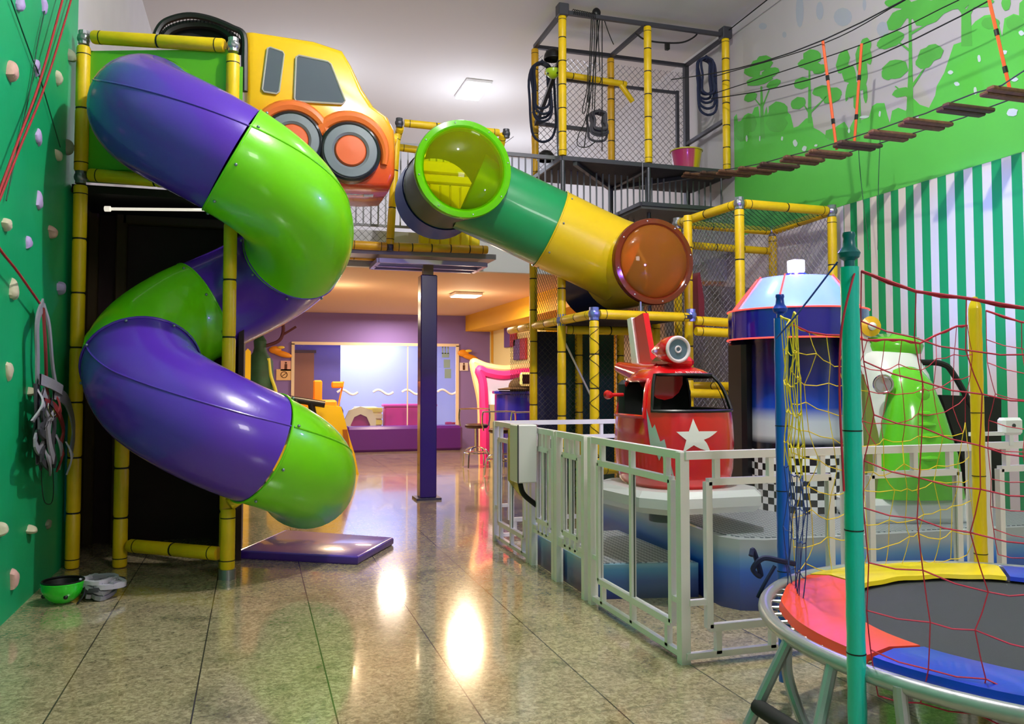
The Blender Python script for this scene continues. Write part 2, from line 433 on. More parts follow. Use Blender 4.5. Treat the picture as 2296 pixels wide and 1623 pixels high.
    for q in ((1580,10,90,50,0),(1730,10,90,40,0),(1650,-20,120,50,0),(1520,0,60,40,0),(1800,150,60,40,0),(1960,150,60,50,0),(2090,60,110,90,0),(1900,20,30,50,0)): leaf(*q)
    c=MB()   # pale blotches left in the green
    for (x,y,w,h,an) in ((530,930,14,24,10),(590,965,16,18,0),(880,850,7,16,0),(1580,545,18,14,0),(1725,380,12,24,0),(1700,590,12,26,20),(1955,515,22,16,0),(1540,470,16,14,0),(1940,730,42,26,15),(1325,760,10,12,0),(1890,340,20,14,30),(2000,215,16,18,0),(445,900,8,14,0),(665,945,12,8,0),(1080,740,8,20,0),(980,760,30,10,0),(1500,690,6,14,0),(215,900,6,22,20),(300,900,5,18,0)):
        pts=[T(x+(w*math.cos(2*PI*k/9)*(1+.25*math.sin(k*5+x))),y+h*math.sin(2*PI*k/9)) for k in range(9)]
        g[0]+=1; poly(c,pts,.0075+.0001*(g[0]%5))
    d=MB()   # faint bluish smudges high on the wall
    for (x,y,w,h) in ((560,70,26,110),(320,170,26,22),(840,110,60,60),(460,225,14,20),(980,30,12,40),(690,70,24,60),(1100,190,40,50)):
        d.add([PX(*T(x+w*math.cos(2*PI*k/12),y+h*math.sin(2*PI*k/12)),XR-.002) for k in range(12)],[tuple(range(12))])
    al=MB()
    for i,src in enumerate((a,b,c,d)):
        al.m(i); al.add(src.v,src.f)
    o=al.build('wall_right',[mat('mural_green','5CC84C',.6,var=.06,vscale=1.5),mat('mural_leaf_green','58B848',.6,var=.1,vscale=3),mat('mural_pale','CFDDE0',.6),mat('mural_smudge','A9AFBA',.7)],smooth=0,recalc=False)
    struct(o)
mural()
# mezzanine slab; its underside is the low warm ceiling of the back area
TAN=mat('warm_ceiling','E0BC98',.8)
struct(MB().box((XL,10.25,2.8),(XR+3,20.4,2.95)).build('ceiling_lower',TAN,smooth=0))
struct(MB().box((XL,10.15,2.8),(XR,10.25,3.25)).build('trim_1',mat('fascia_white','C9CBCE',.6),smooth=0))
# purple back wall with a wide glass window
LIL=mat('lilac_wall','8A74C0',.7); PADP=mat('purple_bench_vinyl','5A1E8A',.35,coat=.2)
YB=17.2; wx0,wx1,wz0,wz1=.74,4.12,.44,2.16
mb=MB(); mb.box((XL,YB,0),(wx0,YB+.15,2.8)).box((wx1,YB,0),(4.84,YB+.15,2.8)).box((wx0,YB,wz1),(wx1,YB+.15,2.8)).box((wx0,YB,0),(wx1,YB+.15,wz0))
struct(mb.build('wall_back',LIL,smooth=0))
w1=struct(MB().box((wx0,YB+.05,wz0),(wx1,YB+.06,wz1)).build('window_1',tinted('window_glass','EFF3FF',.03,.02),smooth=0))
fr=MB()
for a,b in (((wx0-.03,YB-.03,wz0),(wx0+.03,YB+.03,wz1)),((wx1-.03,YB-.03,wz0),(wx1+.03,YB+.03,wz1)),((wx0-.03,YB-.03,wz1-.02),(wx1+.03,YB+.03,wz1+.04)),((3.05,YB-.01,wz0),(3.07,YB+.04,wz1))): fr.box(a,b)
fr.build('window_frame',mat('cream_frame','F0DCC0',.5),w1,smooth=0)
# frosted wave band and lettering-like film on the glass
fm=MB()
for x0 in (1.62,2.35,2.95,3.7):
    pts=[(x0+.42*t,1.18+.05*math.sin(t*PI*2)) for t in [i/8 for i in range(9)]]
    fm.sweep([(x,YB+.04,z) for x,z in pts],.025,6)
fm.build('window_film',mat('frost_film','F4F7FF',.6),w1)
# room behind the glass
RW=mat('toddler_room_wall','D9DDF6',.9)
mb=MB(); mb.box((-.2,19.6,0),(5.2,19.75,2.8)).box((-.35,YB+.15,0),(-.2,19.75,2.8)).box((5.05,YB+.15,0),(5.2,19.75,2.8))
struct(mb.build('wall_toddler_room',RW,smooth=0))
# right side of low room: yellow beam, pale wall behind the counter
YW=mat('sunny_yellow_wall','F0B81C',.6); PALE=mat('pale_yellow_wall','F6E9A0',.6)
struct(MB().box((4.3,10.3,2.47),(4.84,YB,2.8)).build('trim_2',YW,smooth=0))
mb=MB(); mb.box((4.84,13.9,0),(4.95,YB,2.8)); 
mb.m(1).box((4.95,13.9,0),(9.3,14.0,2.8))
struct(mb.build('wall_counter',[PALE,YW],smooth=0))
mb=MB(); mb.m(0)
def onX(pts,X): return [PX(x,y,X) for x,y in pts]
struct(MB().add(onX([(1101,736),(1106,736),(1106,815),(1101,812)],4.836),[(0,1,2,3)]).build('trim_3',YW,smooth=0,recalc=False))
# enclosing side wall of the area right of the counter so nothing is open to the void
struct(MB().box((9.3,10,0),(9.45,20.5,2.8)).build('wall_far_right',YW,smooth=0))
struct(MB().box((XL-.2,20.4,0),(9.45,20.55,ZC)).build('wall_far_back',RW,smooth=0))
#### LEFT: climbing wall
CLG=mat('climbing_green','08AC6C',.5,var=.18,vscale=.8,bump=.2,bscale=8)
cw=MB().box((XL,-1.5,0),(-1.37,7.2,6.3)).build('climbing_wall',CLG,smooth=0)
tag(cw,'tall green painted climbing wall panel along the left side of the hall','climbing wall')
LILH=mat('lilac_hold','B9A4D8',.6,bump=.4,bscale=30); BEI=mat('beige_hold','C9C2A6',.7,bump=.4,bscale=30); PNK=mat('pink_hold','D3A79A',.7,bump=.4,bscale=30); GRH=mat('olive_hold','8A9078',.7,bump=.4,bscale=30)
holds=[(97,12,38,36,LILH,'grey lilac climbing hold at the very top left of the climbing wall'),(40,5,30,40,LILH,'pale lilac climbing hold cut by the top edge left of the ropes'),
(20,160,30,44,PNK,'cream pointed climbing hold level with the top of the purple slide'),(80,150,30,38,LILH,'lilac and grey climbing hold where the dark cords cross'),(128,175,26,28,BEI,'beige brown climbing hold between the red rope and yellow pole'),
(155,125,20,26,GRH,'small dull climbing hold high beside the yellow pole'),(84,308,22,34,LILH,'small lilac climbing hold below the crossing of the cords'),(127,346,20,24,BEI,'small cream climbing hold at the end of the slanting dark cord'),(150,330,14,34,GRH,'narrow grey climbing hold in the shade beside the yellow pole'),
(86,450,40,44,LILH,'large lilac climbing hold, elongated, left of the play tower'),(10,503,26,30,BEI,'round cream climbing hold touched by the red rope'),(112,518,18,28,PNK,'small white and pink climbing hold below the large lilac one'),(62,544,26,28,LILH,'small knobbly lilac climbing hold above the hanging harness'),
(26,650,30,44,BEI,'grey cream climbing hold left of the red rope'),(131,645,18,30,LILH,'small lilac climbing hold in blue shade near the yellow pole'),(18,830,26,40,BEI,'pale grey climbing hold left of the hanging harness'),(66,878,26,20,BEI,'small cream climbing hold against the hanging harness'),
(64,1187,20,20,BEI,'small cream climbing hold low on the wall, left of a pair'),(106,1175,20,22,GRH,'small greenish climbing hold low on the wall, right of a pair'),(27,1296,18,44,PNK,'brownish pink drop-shaped climbing hold nearest the floor'),(-3,1188,14,30,BEI,'cream climbing hold cut by the left picture edge low down')]
for i,(x,y,w,h,m_,lb) in enumerate(holds):
    c=PX(x,y,-1.37); dep=(c-CAM).length; sy=w/F*dep/ (abs(ray(x,y).x)/ray(x,y).length+.25) ; sz=h/F*dep
    sy=min(sy,.13)*.85; sz*=.85
    mb=MB(); vs=[];fs=[]; n=12;mm=6
    for a in range(mm+1):
        t=a/mm; rr=math.cos(t*PI/2)**.7; dx=math.sin(t*PI/2)*(.025+.012*(i%3))
        for k in range(n):
            an=2*PI*k/n; j=1+.18*math.sin(3*an+i*1.7)+.1*math.sin(5*an+i)
            vs.append((c.x+dx,c.y+.5*sy*rr*math.cos(an)*j,c.z+.5*sz*rr*math.sin(an)*j-dx*.2*(i%2)))
    for a in range(mm):
        for k in range(n): l=(k+1)%n; fs.append((a*n+k,a*n+l,(a+1)*n+l,(a+1)*n+k))
    mb.add(vs,fs); o=mb.build('climbing_hold',m_,smooth=50); tag(o,lb,'climbing hold','holds bolted on the green climbing wall')
REDR=mat('red_rope','A8202A',.7,bump=.3,bscale=80)
def rope(name,pts,r,m_,lb,cat='rope',grp=None,n=6,k=6):
    return tag(MB().sweep(curve(pts,k),r,n).build(name,m_),lb,cat,grp)
rope('climbing_rope',[PX(x,y,-1.33) for x,y in ((168,-30),(105,180),(45,330),(-6,460))],.007,REDR,'thin red climbing rope, right of the two hanging from the top')
rope('climbing_rope',[PX(x,y,-1.31) for x,y in ((148,-30),(90,180),(35,330),(-16,480),(-8,545),(40,610),(96,690))],.0075,REDR,'red climbing rope that loops down to the hanging harness')
DG=mat('dark_green_cord','0B4A30',.7)
rope('belay_cord',[PX(x,y,-1.352) for x,y in ((25,0),(72,130),(84,158),(100,210),(135,330))],.004,DG,'dark green cord slanting down right from the top left')
rope('belay_cord',[PX(x,y,-1.352) for x,y in ((100,25),(84,100),(76,150),(68,200),(40,330),(14,450))],.004,DG,'dark green cord slanting down left from the top hold')
# hanging harness
HG=mat('harness_grey','8E8C96',.7,bump=.3,bscale=60); HD=mat('harness_dark','33333A',.7); HR=mat('harness_red','7C2326',.6)
hx=-1.31
t=thing('climbing_harness','grey and black climbing harness hanging from the red rope on the green wall','harness',PX(97,690,hx))
def strap(pts,w,m_,nm='strap',X=hx,th=.012):
    w*=1.35; P=curve([PX(x,y,X+d) for x,y,d in pts],6); mb=MB(); vs=[];fs=[]
    for i,p in enumerate(P):
        q=P[min(i+1,len(P)-1)]-P[max(i-1,0)]; n_=Vector((0,-q.z,q.y)).normalized()*w/2
        for s_ in (-1,1):
            for e in (-th/2,th/2): vs.append(p+n_*s_+Vector((e,0,0)))
    for i in range(len(P)-1):
        a=i*4; b=a+4
        for u,v in ((0,1),(1,3),(3,2),(2,0)): fs.append((a+u,a+v,b+v,b+u))
    mb.add(vs,fs); return mb.build(nm,m_,t)
strap([(97,680,0),(84,720,.02),(84,800,.02),(84,880,.02)],.05,HG); strap([(97,680,0),(110,730,.03),(118,820,.03),(128,880,.03)],.035,HG)
strap([(97,690,.01),(102,780,.03),(104,850,.02),(108,900,.03)],.03,HR); strap([(82,860,.03),(84,930,.04),(80,985,.03),(95,1040,.03)],.075,HD,'leg_loop')
strap([(95,880,.05),(110,940,.06),(98,1000,.05),(82,1025,.05)],.07,HG,'leg_loop'); strap([(120,880,.04),(150,900,.04),(165,960,.03),(158,1020,.03)],.065,HG,'leg_loop')
strap([(112,900,.07),(122,950,.07),(118,1000,.06),(124,1040,.05)],.05,HD,'leg_loop'); strap([(90,850,.05),(118,862,.06),(140,875,.05)],.05,HG,'waist_belt'); strap([(98,900,.06),(125,915,.07),(142,960,.06),(136,1000,.05)],.035,HR)
strap([(106,950,.08),(112,1000,.08),(120,1030,.07)],.05,HG,'leg_loop')
rs=random.Random(5)
for k in range(12):
    bx_,by_=rs.uniform(84,150),rs.uniform(870,1010); strap([(bx_,by_,.03+.02*rs.random()),(bx_+rs.uniform(-14,14),by_+30,.08),(bx_+rs.uniform(-20,20),by_+rs.uniform(50,75),.03)],.035,[HG,HD,HG,HD,HR,mat('harness_light','B4B0BC',.7)][k%6])
MB().sweep(curve([PX(x,y,hx+.08) for x,y in ((108,905),(118,915),(124,930),(116,935),(108,915),(108,905))],4),.006,6).build('carabiner',CHROME,t)
MB().sweep(curve([PX(x,y,hx+.01) for x,y in ((92,1040),(94,1090),(100,1125),(115,1128),(120,1100),(118,1040))],5),.003,5).build('hanging_cord',BLACKC,t)
# small things on the floor by the wall
def helmet(c,label,m_,r=.13,flip=True,rz=0):
    t=thing('helmet',label,'helmet',c)
    c=Vector(c)+Vector((0,0,r*.95)); prof=[]
    sg=-1 if flip else 1
    for i in range(9):
        a=PI/2*i/8; prof.append((r*math.cos(a),sg*r*1.0*math.sin(a)))
    prof=[(r*.98,-sg*r*.18),(r*1.02,-sg*r*.1)]+prof
    MB().lathe(prof,c,(0,0,1),24).build('shell',m_,t)
    MB().lathe([(x*.9,y*.9) for x,y in prof],c,(0,0,1),24).build('liner',BLACK,t)
    MB().torus(c+Vector((0,0,-sg*r*.16)),(0,0,1),r*.97,.006,24,6).build('rim',BLACK,t)
    mb=MB()
    for a in (0,90,180,270): mb.sphere(c+Vector((math.cos(R(a+20))*r*.86,math.sin(R(a+20))*r*.86,sg*r*.5)),.014,8,6,(1,1,1))
    mb.build('vent',BLACK,t)
    MB().sweep(curve([c+Vector((r,0,-sg*r*.1)),c+Vector((r*1.05,-.05,-.06)),c+Vector((r*.8,-.09,-r*.9))],5),.006,5).build('chin_strap',BLACK,t)
    return t
hp=GP(128,1352)
helmet((hp.x+.03,hp.y,0),'bright green climbing helmet lying upturned on the floor by the green wall',mat('green_helmet','22C822',.2,coat=.6),.125)
t=thing('climbing_harness','crumpled grey climbing harness lying in a heap beside the green helmet','harness',(-.93,6.02,0))
rs=random.Random(3)
for k in range(9):
    a=rs.random()*6.28; pts=[]
    for j in range(5):
        a+=1.1+rs.random(); pts.append((-.93+.14*math.cos(a)*rs.uniform(.4,1.1),6.02+.13*math.sin(a),.02+.035*rs.random()*2+.012*k*.6))
    MB().sweep(curve(pts,5),.016+.006*rs.random(),4,sq=True).build('strap',[HG,HD,HG,mat('harness_light','B4B0BC',.7)][k%4],t)
#### LEFT PLAY TOWER
T1=thing('play_tower','yellow padded play tower frame with lime panel where the spiral slide starts','play structure',(-.73,6.8,0))
PA=Vector((-1.285,6.98,0)); PT=Vector((-.185,6.6,0)); PB=Vector((-.95,6.92,0)); PF=Vector((-.165,6.3,0))
pole(T1,PA+Vector((0,0,.0)),PA+Vector((0,0,2.9)),r=.05); pole(T1,PA+Vector((0,0,3.0)),PA+Vector((0,0,3.98)),r=.05)
pole(T1,PT+Vector((0,0,.0)),PT+Vector((0,0,3.9)),r=.05)
pole(T1,PB,PB+Vector((0,0,1.12)),r=.052)
pole(T1,PF+Vector((0,0,.06)),PF+Vector((0,0,.5)),r=.052)
pole(T1,PA+Vector((.06,-.02,4.05)),PT+Vector((-.06,.02,3.97)),'top_bar',r=.052)
pole(T1,PA+Vector((.06,-.02,2.98)),PT+Vector((-.06,.02,2.88)),'cross_bar',r=.05)
pole(T1,PB+Vector((.07,-.06,.17)),PF+Vector((-.06,.05,.17)),'base_bar',r=.05)
pole(T1,PF+Vector((.0,.0,.52)),PF+Vector((.17,.05,.63)),'slide_brace',r=.05)
clampat(T1,[PA+Vector((0,0,4.04)),PT+Vector((0,0,3.97)),PA+Vector((0,0,2.96)),PT+Vector((0,0,2.9))],.05)
MB().cyl(PF,PF+Vector((0,0,.07)),.06).build('foot_socket',STEEL,T1); MB().cyl(PF+Vector((.17,.05,.63)),PF+Vector((.24,.08,.68)),.03).build('brace_end',STEEL,T1)
d=(PT-PA); L_=d.length; d.normalize(); nrm=Vector((-d.y,d.x,0))
# lime entrance panel with slide opening
def panel_hole(name,o,u,w,z0,z1,hc,hr,th,m_,par):
    """rectangular panel with round hole, hc=(along u, z)"""
    n=48; o=Vector(o);u=Vector(u); nn=Vector((-u.y,u.x,0)); vs=[];fs=[]
    def onrect(a):
        c,s_=math.cos(a),math.sin(a); tx=(w-hc[0])/c if c>1e-9 else (-hc[0]/c if c<-1e-9 else 1e9); tz=(z1-hc[1])/s_ if s_>1e-9 else ((z0-hc[1])/s_ if s_<-1e-9 else 1e9)
        t_=min(tx,tz); return hc[0]+c*t_,hc[1]+s_*t_
    for side in (0,1):
        for k in range(n):
            a=2*PI*k/n; x,z=onrect(a); vs.append(o+u*x+Vector((0,0,z))+nn*th*side); vs.append(o+u*(hc[0]+hr*math.cos(a))+Vector((0,0,hc[1]+hr*math.sin(a)))+nn*th*side)
    for side in (0,1):
        b=side*2*n
        for k in range(n): l=(k+1)%n; fs.append((b+2*k,b+2*l,b+2*l+1,b+2*k+1))
    for k in range(n): l=(k+1)%n; fs.append((2*k+1,2*l+1,2*n+2*l+1,2*n+2*k+1))
    return MB().add(vs,fs).build(name,m_,par)
panel_hole('entrance_panel',PA+nrm*.02,d,L_-.0,3.02,3.95,(.52,3.5),.4,.03,mat('lime_panel','5FB41A',.35,coat=.3),T1)
# dark recess: maroon side boards and back behind the tower
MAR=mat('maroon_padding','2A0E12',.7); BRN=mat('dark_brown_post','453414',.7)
T2=thing('padded_enclosure','dark maroon padded enclosure standing behind the spiral slide','play structure',(-.7,8.0,0))
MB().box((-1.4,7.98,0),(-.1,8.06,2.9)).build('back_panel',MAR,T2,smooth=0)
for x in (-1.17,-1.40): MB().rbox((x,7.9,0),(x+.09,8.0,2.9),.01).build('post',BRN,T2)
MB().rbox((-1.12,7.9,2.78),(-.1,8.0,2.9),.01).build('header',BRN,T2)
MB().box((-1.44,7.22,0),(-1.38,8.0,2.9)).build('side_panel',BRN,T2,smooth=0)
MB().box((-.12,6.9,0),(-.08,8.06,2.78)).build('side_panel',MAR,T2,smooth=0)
MB().box((-1.36,7.05,2.86),(-.1,8.0,2.92)).build('deck',mat('deck_black','14100C',.8),T2,smooth=0)
MB().box((-1.3,7.06,2.95),(-.12,7.1,3.98)).build('back_board',mat('lime_panel','5FB41A'),T2,smooth=0)
MB().cyl((-1.13,7.15,2.76),(-.35,7.0,2.77),.012).cyl((-1.14,7.15,2.76),(-1.1,7.14,2.76),.022).build('light_rod',mat('rod_white','F0E6D8',.3,emit=.7),T2)
# spiral slide
SL=thing('spiral_tube_slide','large spiral tube slide in alternating purple and lime green sections','slide',(-.18,6.6,0))
cx,cy,RR,rt=-.225,6.6,.555,.395
def hel(ph):
    a=R(ph); z=3.42+(ph-180)/540*(.73-3.42)
    z-=.11*min(1,max(0,(ph-480)/100)) -.04*max(0,(ph-640)/80); q=RR+.07*max(0,(ph-610)/110)
    return Vector((cx+q*math.cos(a),cy+q*math.sin(a),z))
def secpts(a,b,n=26): return [hel(a+(b-a)*i/n) for i in range(n+1)]
secs=[(182,276,PURP),(276,384,LIME),(384,470,PURP),(470,548,LIME),(548,657,PURP),(657,720,LIME)]
BOLT=mat('bolt_grey','8890A0',.3,.6)
for i,(a,b,m_) in enumerate(secs):
    P=secpts(a,b); 
    if i==0: P=[hel(180)+Vector((0,.28,.03)),hel(180)+Vector((0,.14,.015))]+P
    rad=[rt+(.009 if i%2 else 0)]*len(P)
    if i==5: rad=[rt-.0-.03*j/len(P) for j in range(len(P))]
    if i==5:
        e=P[-1]; t_=(P[-1]-P[-2]).normalized(); P+= [e+t_*.06,e+t_*.12]; rad+=[rt-.03,rt-.028]
    mb=MB().sweep(P,rad,40,False,upv=(0,0,1)); inner=[r_-.014 for r_ in rad]; mb.sweep(P,inner,40,False,upv=(0,0,1))
    s_=mb.build('tube_section',m_,SL,recalc=False)
    # moulding seam: raised ridge that runs along the half shells
    w=MB()
    Q=[]
    for j,p in enumerate(P):
        tt=(P[min(j+1,len(P)-1)]-P[max(j-1,0)]).normalized(); out=(p-Vector((cx,cy,p.z))).normalized(); upn=tt.cross(out); 
        if upn.z<0: upn=-upn
        Q.append(p+(out*.9+upn*.42).normalized()*(rad[j]+.001))
    w.sweep(Q,.006,6); w.build('seam',m_,s_)
    # joint flange and bolts
    if i:
        c=P[0]; tt=(P[1]-P[0]).normalized(); f=MB(); f.torus(c,tt,rt+.005,.009,48,6); f.build('joint_flange',m_,s_)
        bm=MB(); u=Vector((0,0,1))-tt*tt.z; u.normalize(); v=tt.cross(u)
        for k in range(8):
            a_=2*PI*k/8+.3; bm.sphere(c+tt*.04+(u*math.cos(a_)+v*math.sin(a_))*(rt+.012),.011,8,6)
        bm.build('bolt_ring',BOLT,s_)
# landing mat
V=MB()
mp=[GP(537,1252),GP(640,1205),GP(878,1222),GP(800,1266)]
mt=thing('landing_mat','purple vinyl landing mat on the floor below the slide exit','mat',tuple(sum(mp,Vector())/4))
def quadslab(ps,z0,z1,ins=.02):
    mb=MB(); c=sum(ps,Vector())/4; vs=[]
    for z,k in ((z0,0),(z0+.015,ins*.0-.012),(z1-.015,-.012),(z1,ins)):
        for p in ps:
            dd=(c-p); dd.z=0; vs.append(Vector((p.x,p.y,z))+dd.normalized()*k*1.4)
    fs=[(3,2,1,0),(12,13,14,15)]
    for l in range(3):
        for k in range(4): fs.append((l*4+k,l*4+(k+1)%4,(l+1)*4+(k+1)%4,(l+1)*4+k))
    return mb.add(vs,fs)
quadslab(mp,0,.07).build('mat_body',mat('mat_purple','4A2A9C',.28,coat=.4,bump=.25,bscale=7),mt,smooth=50)
mb=MB()
for i in range(4):
    a,b=mp[i],mp[(i+1)%4]; mb.sweep([a+Vector((0,0,.055)),b+Vector((0,0,.055))],.011,8)
mb.build('piping',mat('mat_piping','5E45B8',.3,coat=.4),mt)
# black mesh hoop above the tower
t=thing('mesh_hoop','black arched mesh hoop lying on top of the yellow play tower','net',(-.4,7.6,4.1))
hp=[PY(x,y,7.6) for x,y in ((350,92),(352,72),(372,48),(420,35),(470,42),(520,62),(546,80),(548,140),(548,205))]
MB().sweep(curve(hp,6),.03,8).build('hoop',BLACK,t)
hp2=[PY(x,y,7.7) for x,y in ((360,90),(385,66),(430,55),(490,62),(540,100))]
MB().sweep(curve(hp2,6),.04,8).build('inner_hoop',BLACK,t)
mb=MB(); A_=curve(hp[1:7],6);B_=curve(hp2,7)
for i in range(len(B_)-1): 
    a=A_[min(i,len(A_)-1)]; mb.sweep([a,B_[i]],.004,3)
mb.build('mesh',BLACKC,t)
MB().add([PY(x,y,7.75) for x,y in ((352,100),(372,72),(430,60),(490,66),(545,105),(548,125))]+[PY(x,y,7.79) for x,y in ((352,100),(372,72),(430,60),(490,66),(545,105),(548,125))],[(0,1,2,3,4,5),(11,10,9,8,7,6)]).build('mesh_floor',mat('black_mesh','101012',.9),t,smooth=0)
#### CAR CAPSULE
CARP=gradmat('car_airbrush',[(0,'C8281A'),(.18,'E0541A'),(.4,'F09A12'),(.55,'F8BE08'),(1,'FAC408')],2,-.75,.75)
c0=PY(715,260,7.75)
t=thing('car_capsule','yellow and orange play car capsule mounted high between slide and tubes','play car',c0)
def cpx(x,y,Y=7.75): 
    p=PY(x,y,Y); return (p.x-c0.x,p.z-c0.z)
outline=[(548,78),(560,77),(700,97),(765,118),(785,150),(812,205),(838,245),(870,270),(884,300),(886,345),(884,400),(872,428),(830,430),(770,426),(700,425),(620,425),(552,420),(546,300),(546,150)]
O=[cpx(*p) for p in outline]
def rounded_body(O,y0,y1,bev,ins):
    n=len(O); cx_=sum(p[0] for p in O)/n; cz_=sum(p[1] for p in O)/n; mb=MB(); vs=[];fs=[]
    def sh(p,k):
        d_=Vector((p[0]-cx_,p[1]-cz_)); l=d_.length; q=Vector((cx_,cz_))+d_*(1-k/l); return q
    steps=[(y0,ins),(y0+bev*.08,ins*.55),(y0+bev*.35,ins*.2),(y0+bev,0),(y1-bev,0),(y1-bev*.3,ins*.3),(y1,ins)]
    for y,k in steps:
        for p in O: q=sh(p,k); vs.append(Vector((c0.x+q.x,y,c0.z+q.y)))
    fs.append(tuple(range(n))); fs.append(tuple(range(6*n+n-1,6*n-1,-1)))
    for l in range(6):
        for k in range(n): fs.append((l*n+k,l*n+(k+1)%n,(l+1)*n+(k+1)%n,(l+1)*n+k))
    return mb.add(vs,fs)
cb=rounded_body(O,7.62,8.6,.16,.07)
b=cb.build('body',CARP,t,smooth=60)
b.data.transform(Matrix.Translation(-c0)); b.matrix_parent_inverse=Matrix()
GLS=mat('dusky_glass','59616C',.12,coat=.5); RIMC=mat('window_rim','C9C0B4',.3,.3)
def plate(pts,Y,th,m_,nm,par,rim=None,rm=None):
    P=[PY(x,y,Y) for x,y in pts]; n=len(P); Q=[p+Vector((0,th,0)) for p in P]
    o=MB().add(P+Q,[tuple(range(n)),tuple(range(2*n-1,n-1,-1))]+[(i,i+n,(i+1)%n+n,(i+1)%n) for i in range(n)]).build(nm,m_,par,smooth=30)
    if rim: MB().sweep(P,rim,6,closed=True).build('window_rim',rm or RIMC,par)
    return o
plate([(600,108),(606,106),(634,116),(637,122),(626,205),(620,210),(592,206),(588,200)],7.6,.05,GLS,'side_window',t,.008)
plate([(664,128),(670,124),(735,138),(742,144),(774,226),(768,233),(664,227),(660,220)],7.6,.05,GLS,'side_window',t,.009)
TYR=mat('tyre_grey','6F7880',.45); TYD=mat('tyre_dark','14151A',.35,coat=.3); HUB=mat('hub_orange','E2622A',.4); ARCH=mat('arch_orange','E8702C',.3,coat=.5)
def wheel(x,y,rp):
    c=PY(x,y,7.6); r=rp/F*(c-CAM).length*.97; w=MB(); ax=(0,-1,0)
    w.lathe([(r*1.0,-.1),(r*1.0,.03),(r*.97,.06),(r*.9,.075),(r*.86,.07)],c,ax,40)
    wo=w.build('wheel',TYD,t)
    MB().lathe([(r*.88,.06),(r*.84,.085),(r*.6,.09),(r*.52,.075)],c,ax,40).build('tyre_face',TYR,wo)
    MB().lathe([(r*.52,.03),(r*.5,.08),(r*.46,.095),(0,.1)],c,ax,32).build('hub_cap',HUB,wo)
    MB().lathe([(r*1.32,0),(r*1.28,.045),(r*1.15,.06),(r*1.02,.04),(r*1.0,0)],c,ax,40,-.35,PI+.5 if True else 0).build('wheel_arch',ARCH,t)
def wheel2(x,y,rp):
    c=PY(x,y,7.6); r=rp/F*(c-CAM).length*.97; w=MB(); ax=Vector((0,-1,0))
    w.lathe([(r*1.0,-.1),(r*1.0,.03),(r*.97,.06),(r*.9,.075),(r*.86,.07)],c,ax,40)
    wo=w.build('wheel',TYD,t)
    MB().lathe([(r*.88,.06),(r*.84,.085),(r*.6,.09),(r*.52,.075)],c,ax,40).build('tyre_face',TYR,wo)
    MB().lathe([(r*.52,.03),(r*.5,.08),(r*.46,.095),(0,.1)],c,ax,32).build('hub_cap',HUB,wo)
    P=[c+Vector((r*1.16*math.cos(a),.0,r*1.16*math.sin(a))) for a in [R(-15)+R(210)*i/26 for i in range(27)]]
    MB().sweep(P,[.03+.035*math.sin(PI*i/26) for i in range(27)],10).build('wheel_arch',ARCH,t)
wheel2(784,343,68); wheel2(655,318,66)
MB().lathe([(.0,-.1),(.06,-.1),(.07,0),(.055,.09),(0,.1)],PY(868,310,7.95),(1,0,-.2),16).build('bumper_bulge',CARP,t)
MB().cyl(PY(765,432,7.9),PY(835,434,7.9),.02).cyl(PY(815,433,7.9),PY(836,434,7.9),.035).build('axle_pipe',WHITE,t)
#### BRIDGE between the car and crawl tubes
B=thing('play_bridge','yellow padded bridge frame on the mezzanine edge holding the tubes','play structure',(2.0,9.5,2.95))
yb=9.45
def yp(x,y,Y=yb): return PY(x,y,Y)
pole(B,yp(890,300),yp(874,550),r=.045); pole(B,yp(905,276),yp(1120,298,9.45),'top_bar',r=.045)
pole(B,yp(880,350,9.9),yp(898,285),'side_bar',r=.045); pole(B,yp(892,330,9.9),yp(1000,345,9.9),'cross_bar',r=.045)
pole(B,yp(1128,300),yp(1110,395,9.9),'side_bar',r=.045)
pole(B,yp(780,548),yp(868,553),'base_bar',r=.05,m_=YELO); pole(B,yp(780,572,9.9),yp(860,577,9.9),'base_bar',r=.05,m_=YELO)
pole(B,yp(880,553),yp(1094,560),'base_bar',r=.05,m_=YELO,step=.25)
clampat(B,[yp(895,276),yp(1135,300),yp(874,553)],.05,DSTEEL)
MB().box((1.0,9.5,2.86),(2.75,10.2,2.92)).build('deck',mat('bridge_deck','8C8894',.5),B,smooth=0)
# padded yellow slats behind the tube mouth
mb=MB()
for i in range(6): x=1.84+i*.125; mb.rbox((x,9.62,2.95),(x+.118,9.68,3.75),.015)
mb.rbox((1.82,9.6,3.76),(2.6,9.7,3.86),.015).rbox((1.82,9.6,3.88),(2.6,9.7,4.02),.015)
mb.build('padded_back',mat('yellow_pad_bright','F0D400',.4),B)
MB().net((.95,9.5,2.95),(1,0,0),(0,0,1),.5,1.2,.06,.002).build('net',BLACKC,B)
MB().rbox((.62,9.42,2.98),(.98,9.5,3.3),.02).build('side_pad',YELO,B); MB().rbox((.35,9.42,2.98),(.62,9.5,3.2),.02).build('side_pad',mat('teal_pad','0E6E66',.5),B)
